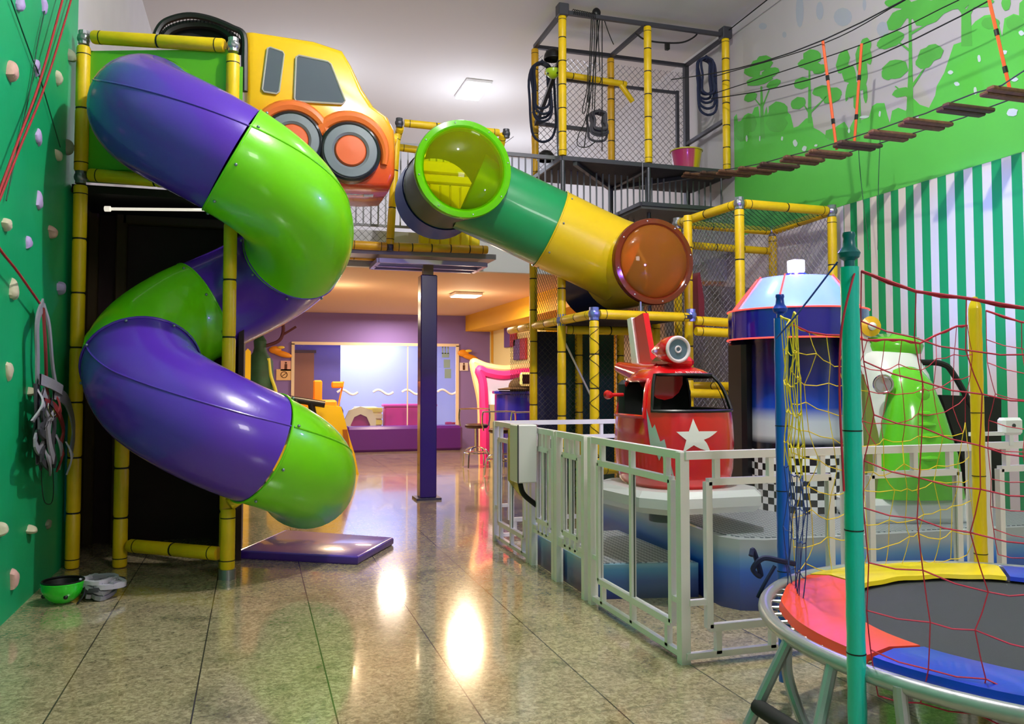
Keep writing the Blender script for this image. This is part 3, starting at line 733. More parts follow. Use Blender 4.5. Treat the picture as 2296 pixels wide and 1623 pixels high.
# purple painted column with bracket
col=thing('support_column','tall dark purple steel column on the floor below the bridge','column',(1.99,9.85,0))
MB().rbox((1.89,9.75,.02),(2.09,9.95,2.68),.012).build('shaft',mat('column_purple','2A0F6E',.25,coat=.4),col)
MB().box((1.84,9.7,0),(2.14,10.0,.025)).build('base_plate',mat('plate_grey','4B4860',.4,.5),col,smooth=0)
MB().box((1.93,9.8,2.68),(2.05,9.9,2.82)).build('head',mat('raw_steel','8C7C68',.6,.4),col,smooth=0)
mb=MB(); z=2.74
for y in (9.5,9.85,10.12): mb.bar((1.35,y,z+.05),(2.62,y,z+.05),.05)
for x in (1.35,2.62): mb.bar((x,9.5,z+.05),(x,10.14,z+.05),.05)
mb.build('bracket_frame',mat('lilac_steel','9C92C8',.4,.4),col)
#### MEZZANINE RAILING
rl=thing('mezzanine_railing','grey metal baluster railing along the edge of the mezzanine','railing',(2.4,10.3,2.95))
RG=mat('railing_grey','77787E',.45,.3)
MB().bar((XL+.02,10.3,4.38),(XR-.02,10.3,4.38),.05).build('handrail',RG,rl); MB().bar((XL+.02,10.3,3.34),(XR-.02,10.3,3.34),.03).build('bottom_rail',RG,rl)
for i in range(58):
    x=.9+i*.092
    MB().bar((x,10.3,3.34),(x,10.3,4.37),.018).build('baluster',RG,rl,smooth=0)
MB().cyl((2.95,10.3,4.4),(3.5,11.2,4.9),.004,5).build('tie_wire',DSTEEL,rl)
#### CRAWL TUBE
CT=thing('crawl_tube','overhead crawl tube in blue, green and yellow sections with clear bubble windows','tunnel',(2.9,8.3,2.2))
def tube(P,rad,m_,nm='tube_section',n=40,inner=.014):
    mb=MB().sweep(P,rad,n,False)
    if not hasattr(rad,'__len__'): rad=[rad]*len(P)
    mb.sweep(P,[r_-inner for r_ in rad],n,False); return mb.build(nm,m_,CT,recalc=False)
a1=Vector((1.925,7.8,3.47)); 
tube([a1+Vector((0,.06,0)),a1+Vector((0,.5,0)),a1+Vector((0,.85,0))],[.46,.44,.44],mat('olive_plastic','1C4A2E',.5))
tube([a1+Vector((0,.85,0)),a1+Vector((0,1.25,-.02))],[.455,.47],BLUEP)
j0=a1+Vector((.2,.55,-.08)); a2=Vector((3.87,7.6,2.62)); j2=a2+Vector((-.1,.55,.06)); jm=j0.lerp(j2,.52); 
tube([j0,j0.lerp(jm,.5),jm],[.42,.42,.42],GREENP); 
tube([jm,jm.lerp(j2,.5),jm.lerp(j2,.8),j2],[.43,.425,.43,.45],YELP)
o=MB().torus(jm,(jm-j0),.434,.008,48,6).build('joint_flange',YELP,CT)
bm=MB(); tt=(j2-j0).normalized(); u=Vector((0,0,1))-tt*tt.z; u.normalize(); v=tt.cross(u)
for k in range(8): a_=2*PI*k/8; bm.sphere(jm+tt*.05+(u*math.cos(a_)+v*math.sin(a_))*.434,.011,8,6)
bm.build('bolt_ring',BOLT,CT)
tube([a2+Vector((0,.06,0)),a2+Vector((0,.95,0))],[.43,.43],YELP)
tube([a2+Vector((0,.95,0)),a2+Vector((-.1,1.4,-.05))],[.44,.45],mat('navy_plastic','07205A',.35,coat=.3))
MB().lathe([(0,0),(.42,0)],a2+Vector((0,1.38,0)),(0,1,0),24).build('end_pad',mat('tube_end_dark','16204A',.7),CT)
# bubble windows
def bubble(c,r,m_,fm_,bulge,lb):
    f=MB().lathe([(r,0.07),(r*1.05,.05),(r*1.06,0),(r*1.04,-.025),(r*.93,-.03),(r*.86,-.01),(r*.84,.04)],c,(0,1,0),56).build('window_flange',fm_,CT,label=lb)
    prof=[(r*.9*math.cos(a),-r*bulge*math.sin(a)) for a in [PI/2*i/12 for i in range(13)]]
    MB().lathe(prof,c,(0,1,0),48).build('bubble_window',m_,CT)
    bm=MB()
    for k in range(8): a_=2*PI*k/8+.2; bm.sphere(c+Vector((math.cos(a_)*r*.985,-.03,math.sin(a_)*r*.985)),.009,8,6)
    bm.build('bolt_ring',mat('bright_bolt','E6E8F0',.2,.8),CT)
LT=tinted('lime_bubble','CDE010',.2,.03); AT=tinted('amber_bubble','E08A30',.3,.03)
bubble(a1,.46,LT,tinted('lime_flange','6CD010',.75,.08),.32,'translucent lime flange of the left window')
bubble(a2,.42,AT,tinted('amber_flange','7A3418',.8,.08),.3,'dark amber flange of the right window')
MB().cyl(a2+Vector((0,.3,-.42)),a2+Vector((0,.3,-.55)),.03).cyl(a2+Vector((-.15,.0,-.38)),a2+Vector((-.15,.0,-.56)),.012).build('support_strut',STEEL,CT)
#### LOWER PLAY FRAME
PFm=thing('play_cage','yellow net-wrapped padded play frame under the amber window, behind the helicopter','play structure',(3.8,8.4,0))
zt=2.06
for (x,y,h_) in ((3.17,7.5,zt-.06),(3.17,8.4,2.75),(3.17,9.35,3.0),(4.46,7.95,3.2),(4.3,8.4,zt),(4.3,9.35,zt),(3.75,9.35,zt)):
    pole(PFm,(x,y,0),(x,y,h_),r=.047,step=.36)
for p,q in (((3.22,7.5,zt),(4.26,7.6,zt)),((3.17,7.56,zt),(3.17,8.35,zt)),((3.17,8.46,zt),(3.17,9.3,zt)),((3.22,9.35,zt),(4.26,9.35,zt)),((4.35,7.62,zt-.03),(4.9,7.62,zt-.05)),((4.35,7.62,zt-.14),(4.95,7.62,zt-.16)),((3.17,9.4,zt),(3.17,10.3,zt)),((3.22,8.4,zt-.1),(4.26,8.4,zt-.1)),((4.35,7.9,1.28),(4.95,7.9,1.26)),((3.22,7.5,.54),(4.4,7.9,.54)),((3.22,7.5,.17),(4.4,7.9,.17))):
    pole(PFm,p,q,'padded_bar',r=.047)
clampat(PFm,[(3.17,7.5,zt),(4.3,7.62,zt+.02),(3.17,8.4,zt)],.06,mat('clamp_lilac','7C86C8',.3,.6))
mb=MB(); mb.sweep([(3.17+.049*math.cos(a),7.5+.049*math.sin(a),1.95*a/(2*PI*9)) for a in [i*.35 for i in range(160)]],.003,4); mb.sweep([(3.17+.049*math.cos(-a),7.5+.049*math.sin(-a),1.95*a/(2*PI*9)) for a in [i*.35 for i in range(160)]],.003,4)
mb.build('net_lacing',BLACKC,PFm)
MB().net((3.17,8.5,zt-.0),(0,1,0),(0,0,1),.85,.8,.05,.0025).build('net',NETD,PFm)
MB().net((3.22,9.32,.05),(1,0,0),(0,0,1),1.05,1.95,.05,.0025).build('net',NETD,PFm)
MB().net((4.42,7.98,.9),(0,1,0),(0,0,1),1.6,2.2,.055,.003).build('net',NETD,PFm)
MB().net((3.17,9.38,1.2),(0,1,0),(0,0,1),.9,.8,.05,.0025).build('net',NETD,PFm)
MB().box((3.2,9.42,0),(3.5,9.5,2.0)).build('padded_panel',mat('navy_padding','14163A',.6),PFm,smooth=0)
MB().box((3.5,9.5,0),(4.28,9.58,2.0)).build('padded_panel',mat('green_padding','16463A',.7,var=.2,vscale=5),PFm,smooth=0)
MB().cyl((3.32,8.9,2.0),(3.95,9.3,1.1),.012).build('stay_rod',WHITE,PFm)
MB().box((3.2,7.55,zt-.02),(4.28,9.3,zt+.02)).build('deck',mat('deck_navy','1A1838',.7),PFm,smooth=0)
t=thing('fibreglass_slide_panel','dark red slide side seen edge-on behind the amber bubble window','slide',(4.62,8.0,0))
MB().prism([(0,1.95),(.05,1.95),(.05,2.3),(.0,2.6),(-.03,2.55),(-.02,2.2)],(0,.3,0),(4.66,8.05,0)).build('slide_side',mat('dark_red_plastic','6A0E18',.6),t)
# right play frame against the mural wall
FR=thing('play_cage','yellow padded cage frame with netting beside the striped wall','play structure',(5.4,8.1,0))
z3=3.27; q0=(4.85,7.56);q1=(6.04,7.6);q2=(4.77,8.75);q3=(6.15,8.85)
for (x,y),z0 in ((q0,0),(q1,0),(q2,0),(q3,0)): pole(FR,(x,y,z0),(x,y,z3-.06),r=.05,step=.5)
for p,q in ((q0,q1),(q0,q2),(q2,q3),(q1,q3)): 
    p=Vector((*p,z3));q=Vector((*q,z3)); d_=(q-p).normalized(); pole(FR,p+d_*.06,q-d_*.06,'top_bar',r=.05,step=.5)
pole(FR,(4.9,8.75,z3-.25),(6.1,8.85,z3-.25),'padded_bar',r=.045); pole(FR,(4.2,8.6,2.95),(4.75,8.7,2.95),'padded_bar',r=.045)
pole(FR,(4.8,8.5,1.35),(4.85,7.62,1.35),'padded_bar',r=.045)
clampat(FR,[(*q,z3) for q in (q0,q1,q2,q3)],.06)
MB().net((4.85,7.6,z3-.02),(1,0,0),(0,1,0),1.18,1.15,.05,.004).build('roof_net',mat('green_net','1E5E2E',.8),FR)
MB().net((4.82,8.8,.4),(1,.07,0),(0,0,1),1.35,z3-.45,.055,.0035).build('net',mat('pale_net','A09AA0',.8),FR)
MB().net((6.08,7.62,.4),(0,1,0),(0,0,1),1.2,z3-.45,.055,.0035).build('net',mat('pale_net','A09AA0',.8),FR)
MB().net((4.83,7.62,.4),(0,1,0),(0,0,1),1.1,z3-.45,.055,.0025).build('net',NETD,FR)
BRNP=mat('brown_tarp','7A6E6C',.7,var=.25,vscale=3)
MB().box((4.85,9.2,0),(6.2,9.25,2.6)).build('back_tarp',BRNP,FR,smooth=0)
#### CLIMBING PLATFORM HIGH UP
TW=thing('rope_course_platform','high rope course platform with yellow padded posts under the ceiling','platform',(4.95,10.3,4.25))
y0,y1=9.83,10.98; zf=4.25
MB().box((3.72,y0,zf-.03),(6.22,y1,zf)).build('deck',mat('mesh_deck','26262C',.7,.2,bump=.4,bscale=60),TW,smooth=0)
mb=MB()
for p,q in (((3.72,y0,zf),(6.22,y0,zf)),((3.72,y1,zf),(6.22,y1,zf)),((3.72,y0,zf),(3.72,y1,zf)),((6.22,y0,zf),(6.22,y1,zf)),((4.94,y0,zf-.03),(4.94,y1,zf-.03)),((4.94,y1,zf-.05),(5.8,y0,zf-.05)),((3.9,y0,zf-.05),(4.9,y1,zf-.05))): mb.bar(p,q,.055)
mb.build('deck_frame',DSTEEL,TW)
for (x,y) in ((3.73,y0),(4.94,y0),(6.12,y0),(3.75,y1),(4.92,y1)):
    pole(TW,(x,y,zf+.03),(x,y,6.12),'padded_post',r=.052,step=.3,m_=YEL if y==y0 else YELO)
    if x<6: MB().cyl((x,y,2.95 if y>10.25 else 2.06),(x,y,zf-.03),.028).build('steel_leg',DSTEEL,TW)
MB().bar((6.15,y1,3.0),(6.15,y1,6.17),.07).build('steel_post',DSTEEL,TW)
mb=MB(); zt2=6.15
for p,q in (((3.73,y0,zt2),(6.15,y0,zt2)),((3.75,y1,zt2),(6.15,y1,zt2)),((3.73,y0,zt2),(3.75,y1,zt2)),((4.94,y0,zt2),(4.92,y1,zt2)),((6.15,y0,zt2),(6.15,y1,zt2)),((3.8,y1,zt2),(4.94,y1+.02,zt2+.02)),((3.75,y1,5.05),(4.9,y1,5.02)),((6.15,y1,4.95),(6.15,y0,5.0)),((3.75,y0+.1,5.6),(3.75,y1,5.0))): mb.bar(p,q,.05)
mb.build('top_frame',DSTEEL,TW)
for x in (3.73,6.12): MB().rbox((x-.07,y0-.07,zt2-.06),(x+.07,y0+.07,zt2+.1),.01).build('corner_bracket',DSTEEL,TW)
pole(TW,(3.85,y1-.15,5.75),(5.1,y1-.15,5.7),'cross_bar',r=.045); pole(TW,(5.0,y1-.15,5.7),(5.2,y1-.15,5.45),'cross_bar',r=.04)
pole(TW,(4.6,y1-.1,4.4),(5.75,y1-.1,4.4),'cross_bar',r=.045)
mb=MB(); 
for a,b_ in (((4.95,zf+.12),(4.95,5.7)),((5.55,zf+.12),(5.55,5.7)),((4.1,zf+.1),(4.1,5.75)),((6.0,zf+.1),(6.0,5.75)),):
    mb.bar((a[0],y1,a[1]),(b_[0],y1,b_[1]),.045)
for z in (zf+.12,5.72): mb.bar((4.1,y1,z),(6.0,y1,z),.04)
mb.build('gate_frame',DSTEEL,TW)
MB().net((3.78,y1+.03,zf+.05),(1,0,0),(0,0,1),2.35,1.75,.07,.0045).build('chain_link',STEEL,TW)
# second lower landing tray and stair stringer
LB=thing('landing_platform','small dark landing tray hanging below the rope course platform','platform',(5.0,9.9,3.6))
MB().box((4.72,9.6,3.62),(5.95,10.7,3.66)).build('tray',mat('tray_grey','5C5A58',.6,.4),LB,smooth=0)
mb=MB()
for p,q in (((4.72,9.6,3.68),(5.95,9.6,3.68)),((4.72,10.7,3.68),(5.95,10.7,3.68)),((4.72,9.6,3.68),(4.72,10.7,3.68)),((5.95,9.6,3.68),(5.95,10.7,3.68))): mb.bar(p,q,.05)
mb.build('tray_frame',DSTEEL,LB)
MB().box((5.2,9.6,3.0),(6.1,9.63,3.42),Matrix.Rotation(R(-22),3,'Y')).build('side_sheet',mat('sheet_grey','8C8A90',.5,.3),LB,smooth=0)
for x in (4.75,5.9): MB().cyl((x,9.62,3.68),(x,9.62,zf-.03),.012,8).build('hanger_rod',DSTEEL,LB)
# bucket
bk=PY(1539,372,10.3); bk.z=zf+.005
t=thing('plastic_tub','yellow and pink plastic tub standing at the edge of the high platform','tub',bk)
localize(MB().lathe([(0,0),(.15,0),(.185,.15),(.215,.36),(.225,.375),(.21,.38),(.175,.15),(.12,.02),(0,.02)],bk,(0,0,1),28).build('bowl',gradmat('tub_paint',[(0,'B8386A'),(.5,'C23E66'),(.58,'D8C21A'),(1,'D8C21A')],0,-.21,.21),t),t)
MB().torus(bk+Vector((0,0,.375)),(0,0,1),.222,.01,28,6).build('rim',mat('tub_yellow','CFC23A',.4),t)
# ropes in the tower
def coil(c,r,n,m_,lb,X=None,ax='y',long=1.6):
    t=thing('rope_coil',lb,'rope',c); c=Vector(c)
    for k in range(n):
        pts=[]; ph=random.random()*.6; q=.7+.6*random.random()
        for i in range(13):
            a=2*PI*i/12; pts.append(c+Vector((r*.55*math.sin(a)*q+.03*math.sin(3*a+ph),.02*k-.04+.01*math.cos(a),-r*long*(1-math.cos(a))/2*q)))
        MB().sweep(curve(pts,3),.018,5).build('rope_loop',m_,t)
    MB().torus(c+Vector((0,0,.0)),(1,0,0),.03,.012,12,6).build('knot',m_,t)
    return t
coil(PY(1343,250,10.2),.24,7,mat('grey_rope','4C4A50',.8),'bundle of dark grey rope loops hanging mid platform',long=1.35)
coil(PY(1215,140,10.5),.3,5,mat('navy_rope','1C2238',.8),'long dark net-like rope bundle hanging at the left post of the platform',long=2.9)
coil(PY(1583,130,9.95),.26,6,mat('blue_black_rope','1E2644',.8),'dark blue rope and harness bundle hanging near the right platform post',long=2.6)
t=thing('safety_line_set','set of dark safety lines hanging from a cluster under the platform top','rope',PY(1335,40,9.9))
for k,(x,y,x2,y2) in enumerate(((1330,40,1320,240),(1334,40,1328,245),(1338,42,1333,250),(1345,40,1310,330),(1350,42,1350,340),(1355,45,1376,100),(1326,40,1318,230),(1340,45,1345,160))):
    MB().sweep(catenary(PY(x,y,9.9),PY(x2,y2,9.95),.02,6),.007,4).build('line',BLACKC,t)
MB().sphere(PY(1337,30,9.9),.06,10,8,(1,1,1.2)).build('pulley',BLACK,t)
MB().sweep(curve([PY(x,y,10.0) for x,y in ((1325,210),(1312,270),(1298,300),(1295,325),(1315,330),(1335,318))],6),.006,4).build('line',BLACKC,t)
MB().sweep(curve([PY(x,y,10.0) for x,y in ((1318,150),(1316,200),(1306,245),(1312,250),(1322,180))],5),.006,4).build('line',BLACKC,t)
t=thing('cable','dark electric cable sagging below the top frame of the platform','cable',PY(1425,75,10))
MB().sweep(curve([PY(x,y,9.9) for x,y in ((1425,74),(1445,88),(1480,95),(1530,95),(1560,80),(1562,66))],6),.012,5).build('cable_run',BLACKC,t)
MB().rbox(PY(1496,96,9.9)-Vector((.03,.03,.1)),PY(1496,96,9.9)+Vector((.03,.03,.0)),.01).build('hanging_box',BLACK,t)
t=thing('spring_cord','coiled spring cord along the left of the platform top bar','cord',PY(1290,30,9.8))
a,b_=PY(1284,26,9.8),PY(1335,36,9.8)
MB().sweep([a.lerp(b_,i/90)+Vector((0,.03*math.cos(i*.9),.03*math.sin(i*.9))) for i in range(91)],.006,4).build('coil',BLACKC,t)
hh=PY(1240,132,10.0)
helmet(hh-Vector((0,0,.1)),'black climbing helmet hanging at the left front post of the platform',BLACK,.12,False)
t2=helmet(PY(1240,150,10.1)-Vector((0,0,.15)),'lime green climbing helmet hanging below the black one on the platform',mat('lime_helmet','A8C818',.3,coat=.4),.1,True)
helmet(PY(1224,372,10.4)*1.0-Vector((0,0,.02)),'black climbing helmet lying on the left corner of the high platform',BLACK,.12,False)
#### ROPE BRIDGE
WD=mat('dark_wood','5A4030',.7,var=.3,vscale=20); WD2=mat('worn_wood','7A5238',.7,var=.35,vscale=25)
RB=thing('rope_bridge','suspended rope bridge of wooden planks running high along the mural wall','bridge',(5.6,7.5,3.7))
pts=[PX(x,y,5.6) for x,y in [(2330,168),(2300,195),(2240,210),(2180,232),(2120,258),(2065,275),(2015,292),(1962,308),(1918,322),(1880,334),(1840,345),(1808,352),(1783,358),(1755,366),(1728,372),(1702,377),(1676,381),(1655,384)]]
tops=pts
def zline(Y):
    s_=sorted(tops,key=lambda p:p.y)
    if Y<=s_[0].y: return s_[0].z+(s_[0].y-Y)*.12
    for a,b_ in zip(s_,s_[1:]):
        if a.y<=Y<=b_.y: return a.z+(b_.z-a.z)*(Y-a.y)/(b_.y-a.y)
    return s_[-1].z+(Y-s_[-1].y)*.2
k=0; Y=4.1
while Y<9.7:
    z=zline(Y); mb=MB(); rot=Matrix.Rotation(random.uniform(-.05,.05),3,'X')
    if True:
        for s_ in (0,1):
            mb.rbox((5.36+s_*.02,Y-.085+.075*s_,z-.035-.012*s_),(5.86-.02*s_,Y-.015+.085*s_,z-.0-.012*s_),.01,rot,(5.6,Y,z))
    mb.build('plank',WD2 if k%3 else WD,RB); k+=1; Y+=.43
ys=[3.6+.25*i for i in range(25)]
for x in (5.42,5.82): MB().sweep([(x,y,zline(y)+.005) for y in ys],.006,5).build('bottom_cable',DSTEEL,RB)
def hl(Y,dz): return 3.72+dz+.016*(Y-5)**2
for x,dz in ((5.3,.8),(5.9,.8)):
    MB().sweep([(x,y,zline(y)+(1.0+.0*y)) for y in ys[:1]]+[Vector((x,3.6,4.75)).lerp(Vector((x,9.85,5.45 if x<5.5 else 5.25)),i/12)-Vector((0,0,.35*math.sin(PI*i/12))) for i in range(1,13)],.007,5).build('hand_cable',BLACKC,RB)
OR=mat('orange_strap','F0602A',.6)
for (x0,y0_,x1,y1_,X0,X1) in ((1845,92,1876,335,5.35,5.45),(1932,98,1916,318,5.8,5.78),(2218,0,2266,208,5.5,5.6)):
    a,b_=PX(x0,y0_,X0),PX(x1,y1_,X1); mb=MB().m(0).cyl(a,b_,.014,6).m(1)
    for f_ in (.32,.72): q=a.lerp(b_,f_); mb.cyl(q,q+(b_-a).normalized()*.05,.018,8)
    mb.build('suspension_strap',[OR,BLACK],RB)
rope('steel_cable',[(6.14,9.8,6.2),(6.1,8,6.22),(6.05,6,6.27),(6.0,4.2,6.33)],.008,BLACKC,'steel cable from the right platform post along the ceiling corner','cable')
for (p,lb) in ((((1600,172),(1845,98),(2030,0)),'upper steel cable crossing in front of the mural'),(((1600,210),(1932,100),(2150,0)),'second steel cable crossing in front of the mural')):
    rope('steel_cable',[PX(x,y,5.9) for x,y in p],.006,BLACKC,lb,'cable','cables across the mural')
for (p,lb) in ((((1924,320),(1930,400),(1948,560)),'slack dark cord hanging from the bridge, left of two'),(((1974,303),(1970,400),(1968,560)),'straight dark cord hanging behind the teal pole, right of two')):
    rope('hanging_cord',[PX(x,y,5.83) for x,y in p],.004,mat('cord_green','2A5A34',.7),lb,'cord')
#### CEILING LIGHTS
LAMP=mat('lamp_white','FFFFFF',.4,emit=9)
def clight(c,sx,sy,lb,z,m_=LAMP,shape='rect'):
    t=thing('ceiling_light',lb,'light',c); x,y=c[0],c[1]
    MB().rbox((x-sx-.02,y-sy-.02,z-.05),(x+sx+.02,y+sy+.02,z),.01).build('housing',WHITE,t)
    if shape=='rect': MB().box((x-sx,y-sy,z-.058),(x+sx,y+sy,z-.05)).build('diffuser',m_,t,smooth=0)
    else: MB().lathe([(0,-.07),(sx*.8,-.065),(sx,-.05),(sx,-.0)],(x,y,z),(0,0,1),32).build('diffuser',m_,t)
clight((3.47,13.4,ZC),.2,.42,'square white ceiling light above the mezzanine',ZC)
clight((3.19,12.73,2.8),.2,.2,'warm white ceiling light under the mezzanine right of the column',2.8,mat('lamp_warm','FFF1D8',.4,emit=9))
#### SAFETY RAILING ROUND THE RIDE
RWH=mat('railing_white','F6EEEE',.4,coat=.15); ACR=tinted('acrylic_pane','EEF0F0',.035,.03); GSK=mat('dark_gasket','3A3A3C',.6)
def rail_section(label,a,b,npan=2,acr=True,post0=True,post1=True,zb=.04,zi=.17,top=1.045,grp=None):
    a=Vector((a[0],a[1],0)); b=Vector((b[0],b[1],0)); d_=(b-a); L=d_.length; d_.normalize(); Z=Vector((0,0,1))
    t=thing('safety_railing',label,'railing',(a+b)/2,grp)
    def P(s_,z): return a+d_*s_+Z*z
    if post0: MB().bar(P(.02,0),P(.02,top),.05).build('post',RWH,t,smooth=0)
    if post1: MB().bar(P(L-.02,0),P(L-.02,top),.05).build('post',RWH,t,smooth=0)
    MB().bar(P(0,top-.015),P(L,top-.015),.04).build('top_rail',RWH,t,smooth=0)
    MB().bar(P(0,zb),P(L,zb),.03).build('bottom_rail',RWH,t,smooth=0)
    mb=MB(); i0,i1=.13,L-.13; zt_=top-.15
    mb.bar(P(i0,zt_),P(i1,zt_),.035).bar(P(i0,zi),P(i1,zi),.035).bar(P(i0,zi),P(i0,zt_),.035).bar(P(i1,zi),P(i1,zt_),.035)
    for k in range(1,npan): s_=i0+(i1-i0)*k/npan; mb.bar(P(s_,zi),P(s_,zt_),.03)
    for s_ in (i0+.05,(i0+i1)/2,i1-.05):
        mb.bar(P(s_,zt_),P(s_,top-.02),.03)
        if zb<zi: mb.bar(P(s_,zb),P(s_,zi),.03)
    for s_,e in ((.02,i0),(L-.02,i1)): mb.bar(P(s_,.3),P(e,.3),.028)
    mb.build('panel_frame',RWH,t,smooth=0)
    if acr:
        n_=Vector((-d_.y,d_.x,0))*.004
        for k in range(npan):
            s0=i0+(i1-i0)*k/npan+.016; s1=i0+(i1-i0)*(k+1)/npan-.016
            vs=[P(s0,zi+.015)-n_,P(s1,zi+.015)-n_,P(s1,zt_-.015)-n_,P(s0,zt_-.015)-n_]; vs+= [v+n_*2 for v in vs]
            pn=MB().add(vs,[(0,1,2,3),(7,6,5,4),(0,4,5,1),(1,5,6,2),(2,6,7,3),(3,7,4,0)]).build('acrylic_pane',ACR,t,smooth=0)
            MB().sweep([vs[0],vs[1],vs[2],vs[3]],.0035,4,closed=True).build('gasket',GSK,pn,smooth=0)
    return t
rail_section('white steel railing with clear panes, nearest side section at the front corner',(2.06,3.73),(2.06,4.93),2)
rail_section('white steel railing section with slim verticals above the blue step',(2.06,5.0),(2.06,5.55),2,zb=.27,zi=.36)
rail_section('white steel gate section between the blue step and the grey box',(2.06,5.57),(2.06,6.1),2,zb=.27,zi=.36)
rail_section('white steel railing section behind the grey control box at the far corner',(2.06,6.15),(2.06,7.13),2)
rail_section('white steel railing across the front, between corner post and teal pole',(2.06,3.73),(3.05,3.73),1,post0=False)
rail_section('white steel railing across the front, behind the yellow trampoline pole',(3.05,3.73),(3.9,3.73),1)
rail_section('white steel gate at the right edge with a latch box on top',(4.0,3.78),(5.0,3.78),1)
rail_section('white steel railing along the far side, behind the helicopter',(2.06,7.13),(4.1,7.13),2,acr=False)
t=thing('latch_box','small white latch box with lever on the gate at the right edge','latch',(4.18,3.78,1.05))
MB().rbox((4.13,3.74,1.09),(4.28,3.8,1.19),.015).build('case',WHITE,t); MB().bar((3.9,3.76,1.1),(4.14,3.76,1.1),.022).build('lever',WHITE,t); MB().cyl((4.2,3.735,1.145),(4.2,3.742,1.145),.012).build('keyhole',DSTEEL,t)
MB().bar((4.2,3.77,1.03),(4.2,3.77,1.09),.03).build('stand',WHITE,t)
# control box hung on the railing
bx=PY(1182,1018,6.55)
t=thing('control_box','pale grey metal control box hung on the white railing','electrical box',(1.95,6.0,.75))
pa,pb=PY(1160,1084,5.9),PY(1212,952,5.9)
MB().rbox((1.875,5.9,pa.z),(2.03,6.1,pb.z),.008).build('case',mat('box_grey','D8D6D6',.4,.1),t)
MB().box((1.873,5.893,pa.z),(1.883,5.9,pb.z)).build('door_edge',GSK,t,smooth=0)
bl=PY(1126,970,6.5)
MB().prism([(0,0),(0,-.42),(.1,-.55),(.13,-.55),(.13,0)],(0,.02,0),(2.02,6.6,bl.z+.02)).build('notice_sheet',mat('notice_yellow','A8962A',.5,var=.4,vscale=12),t)
MB().sweep(curve([(1.93,6.02,pa.z),(1.96,6.0,pa.z-.1),(2.1,5.98,.42),(2.2,5.95,.24)],6),.02,8).build('conduit',BLACKC,t)
t=tag(MB().rbox((2.03,6.05,1.04),(2.09,6.12,1.07),.006).build('latch',mat('latch_maroon','5A2030',.5)),'small maroon latch on the top rail beside the grey control box','latch')
#### RIDE BASE AND STEPS
BASEP=gradmat('base_airbrush',[(0,'0A2070'),(.3,'0C40A8'),(.55,'0E66E0'),(.72,'6AA4E0'),(.88,'C4CAD4'),(1,'CACCD0')],2,0,.43,.3,.5)
STEPP=gradmat('step_airbrush',[(0,'10245E'),(.5,'144C9E'),(.85,'3F8FC8'),(1,'7FB6D4')],2,0,.22,.3,.5)
def treadmat():
    m=bpy.data.materials.new('tread_plate'); m.use_nodes=True; nt=m.node_tree; N=nt.nodes; L=nt.links; b=N['Principled BSDF']
    b.inputs['Metallic'].default_value=.35; b.inputs['Roughness'].default_value=.4
    tc=N.new('ShaderNodeTexCoord'); mp=N.new('ShaderNodeMapping'); mp.inputs['Rotation'].default_value[2]=R(45); L.new(tc.outputs['Object'],mp.inputs[0])
    ck=N.new('ShaderNodeTexChecker'); ck.inputs['Scale'].default_value=34; ck.inputs[1].default_value=lin('D4D8DE'); ck.inputs[2].default_value=lin('7E848E'); L.new(mp.outputs[0],ck.inputs[0])
    L.new(ck.outputs[0],b.inputs['Base Color']); bp=N.new('ShaderNodeBump'); bp.inputs['Strength'].default_value=.6; bp.inputs['Distance'].default_value=.006; L.new(ck.outputs[1],bp.inputs['Height']); L.new(bp.outputs[0],b.inputs['Normal']); return m
TRD=treadmat()
t=thing('ride_plinth','large blue and silver airbrushed base of the ride with tread plate top','platform',(4.1,5.65,0))
poly=[(2.8,4.62),(2.86,4.5),(3.0,4.44),(5.3,4.3),(5.5,4.5),(5.5,6.9),(3.0,6.9),(2.9,6.8)]
MB().prism(poly,(0,0,.43),(0,0,0),(1,0,0),(0,1,0)).build('base_body',BASEP,t,smooth=30)
ins=[(x+(.05 if x<4 else -.05),y+(.05 if y<5.5 else -.05)) for x,y in poly]
MB().prism(ins,(0,0,.006),(0,0,.43),(1,0,0),(0,1,0)).build('tread_plate',TRD,t,smooth=0)
t=thing('ride_step','low blue boarding step with tread plate inside the gate','step',(2.45,5.5,0))
MB().prism([(2.1,5.0),(2.78,4.86),(2.78,6.1),(2.1,6.1)],(0,0,.22),(0,0,0),(1,0,0),(0,1,0)).build('step_body',STEPP,t,smooth=0)
MB().prism([(2.12,5.02),(2.76,4.9),(2.76,6.08),(2.12,6.08)],(0,0,.006),(0,0,.22),(1,0,0),(0,1,0)).build('tread_plate',TRD,t,smooth=0)
#### CENTRAL TOWER OF THE RIDE
cc=Vector((4.03,5.5,.436))
t=thing('ride_tower','blue airbrushed ride tower with silver cone roof and glowing beacon','ride',cc)
COLP=gradmat('tower_airbrush',[(0,'0A0A10'),(.06,'101428'),(.13,'D0D4DC'),(.26,'C8D0E0'),(.38,'1048C8'),(.6,'081C90'),(.85,'1A0A50'),(1,'140838')],2,.45,1.29,.25,.25)
o=MB().lathe([(.36,.45),(.36,1.29)],cc,(0,0,1),48).build('tower_body',COLP,t); localize(o,t)
ck=MB(); n=44
for r_ in range(9):
    for k in range(n):
        ck.m((r_+k)%2); a0=2*PI*k/n;a1=2*PI*(k+1)/n; z0=cc.z+.05*r_;z1=z0+.05
        ck.add([(cc.x+.365*math.cos(a0),cc.y+.365*math.sin(a0),z0),(cc.x+.365*math.cos(a1),cc.y+.365*math.sin(a1),z0),(cc.x+.365*math.cos(a1),cc.y+.365*math.sin(a1),z1),(cc.x+.365*math.cos(a0),cc.y+.365*math.sin(a0),z1)],[(0,1,2,3)])
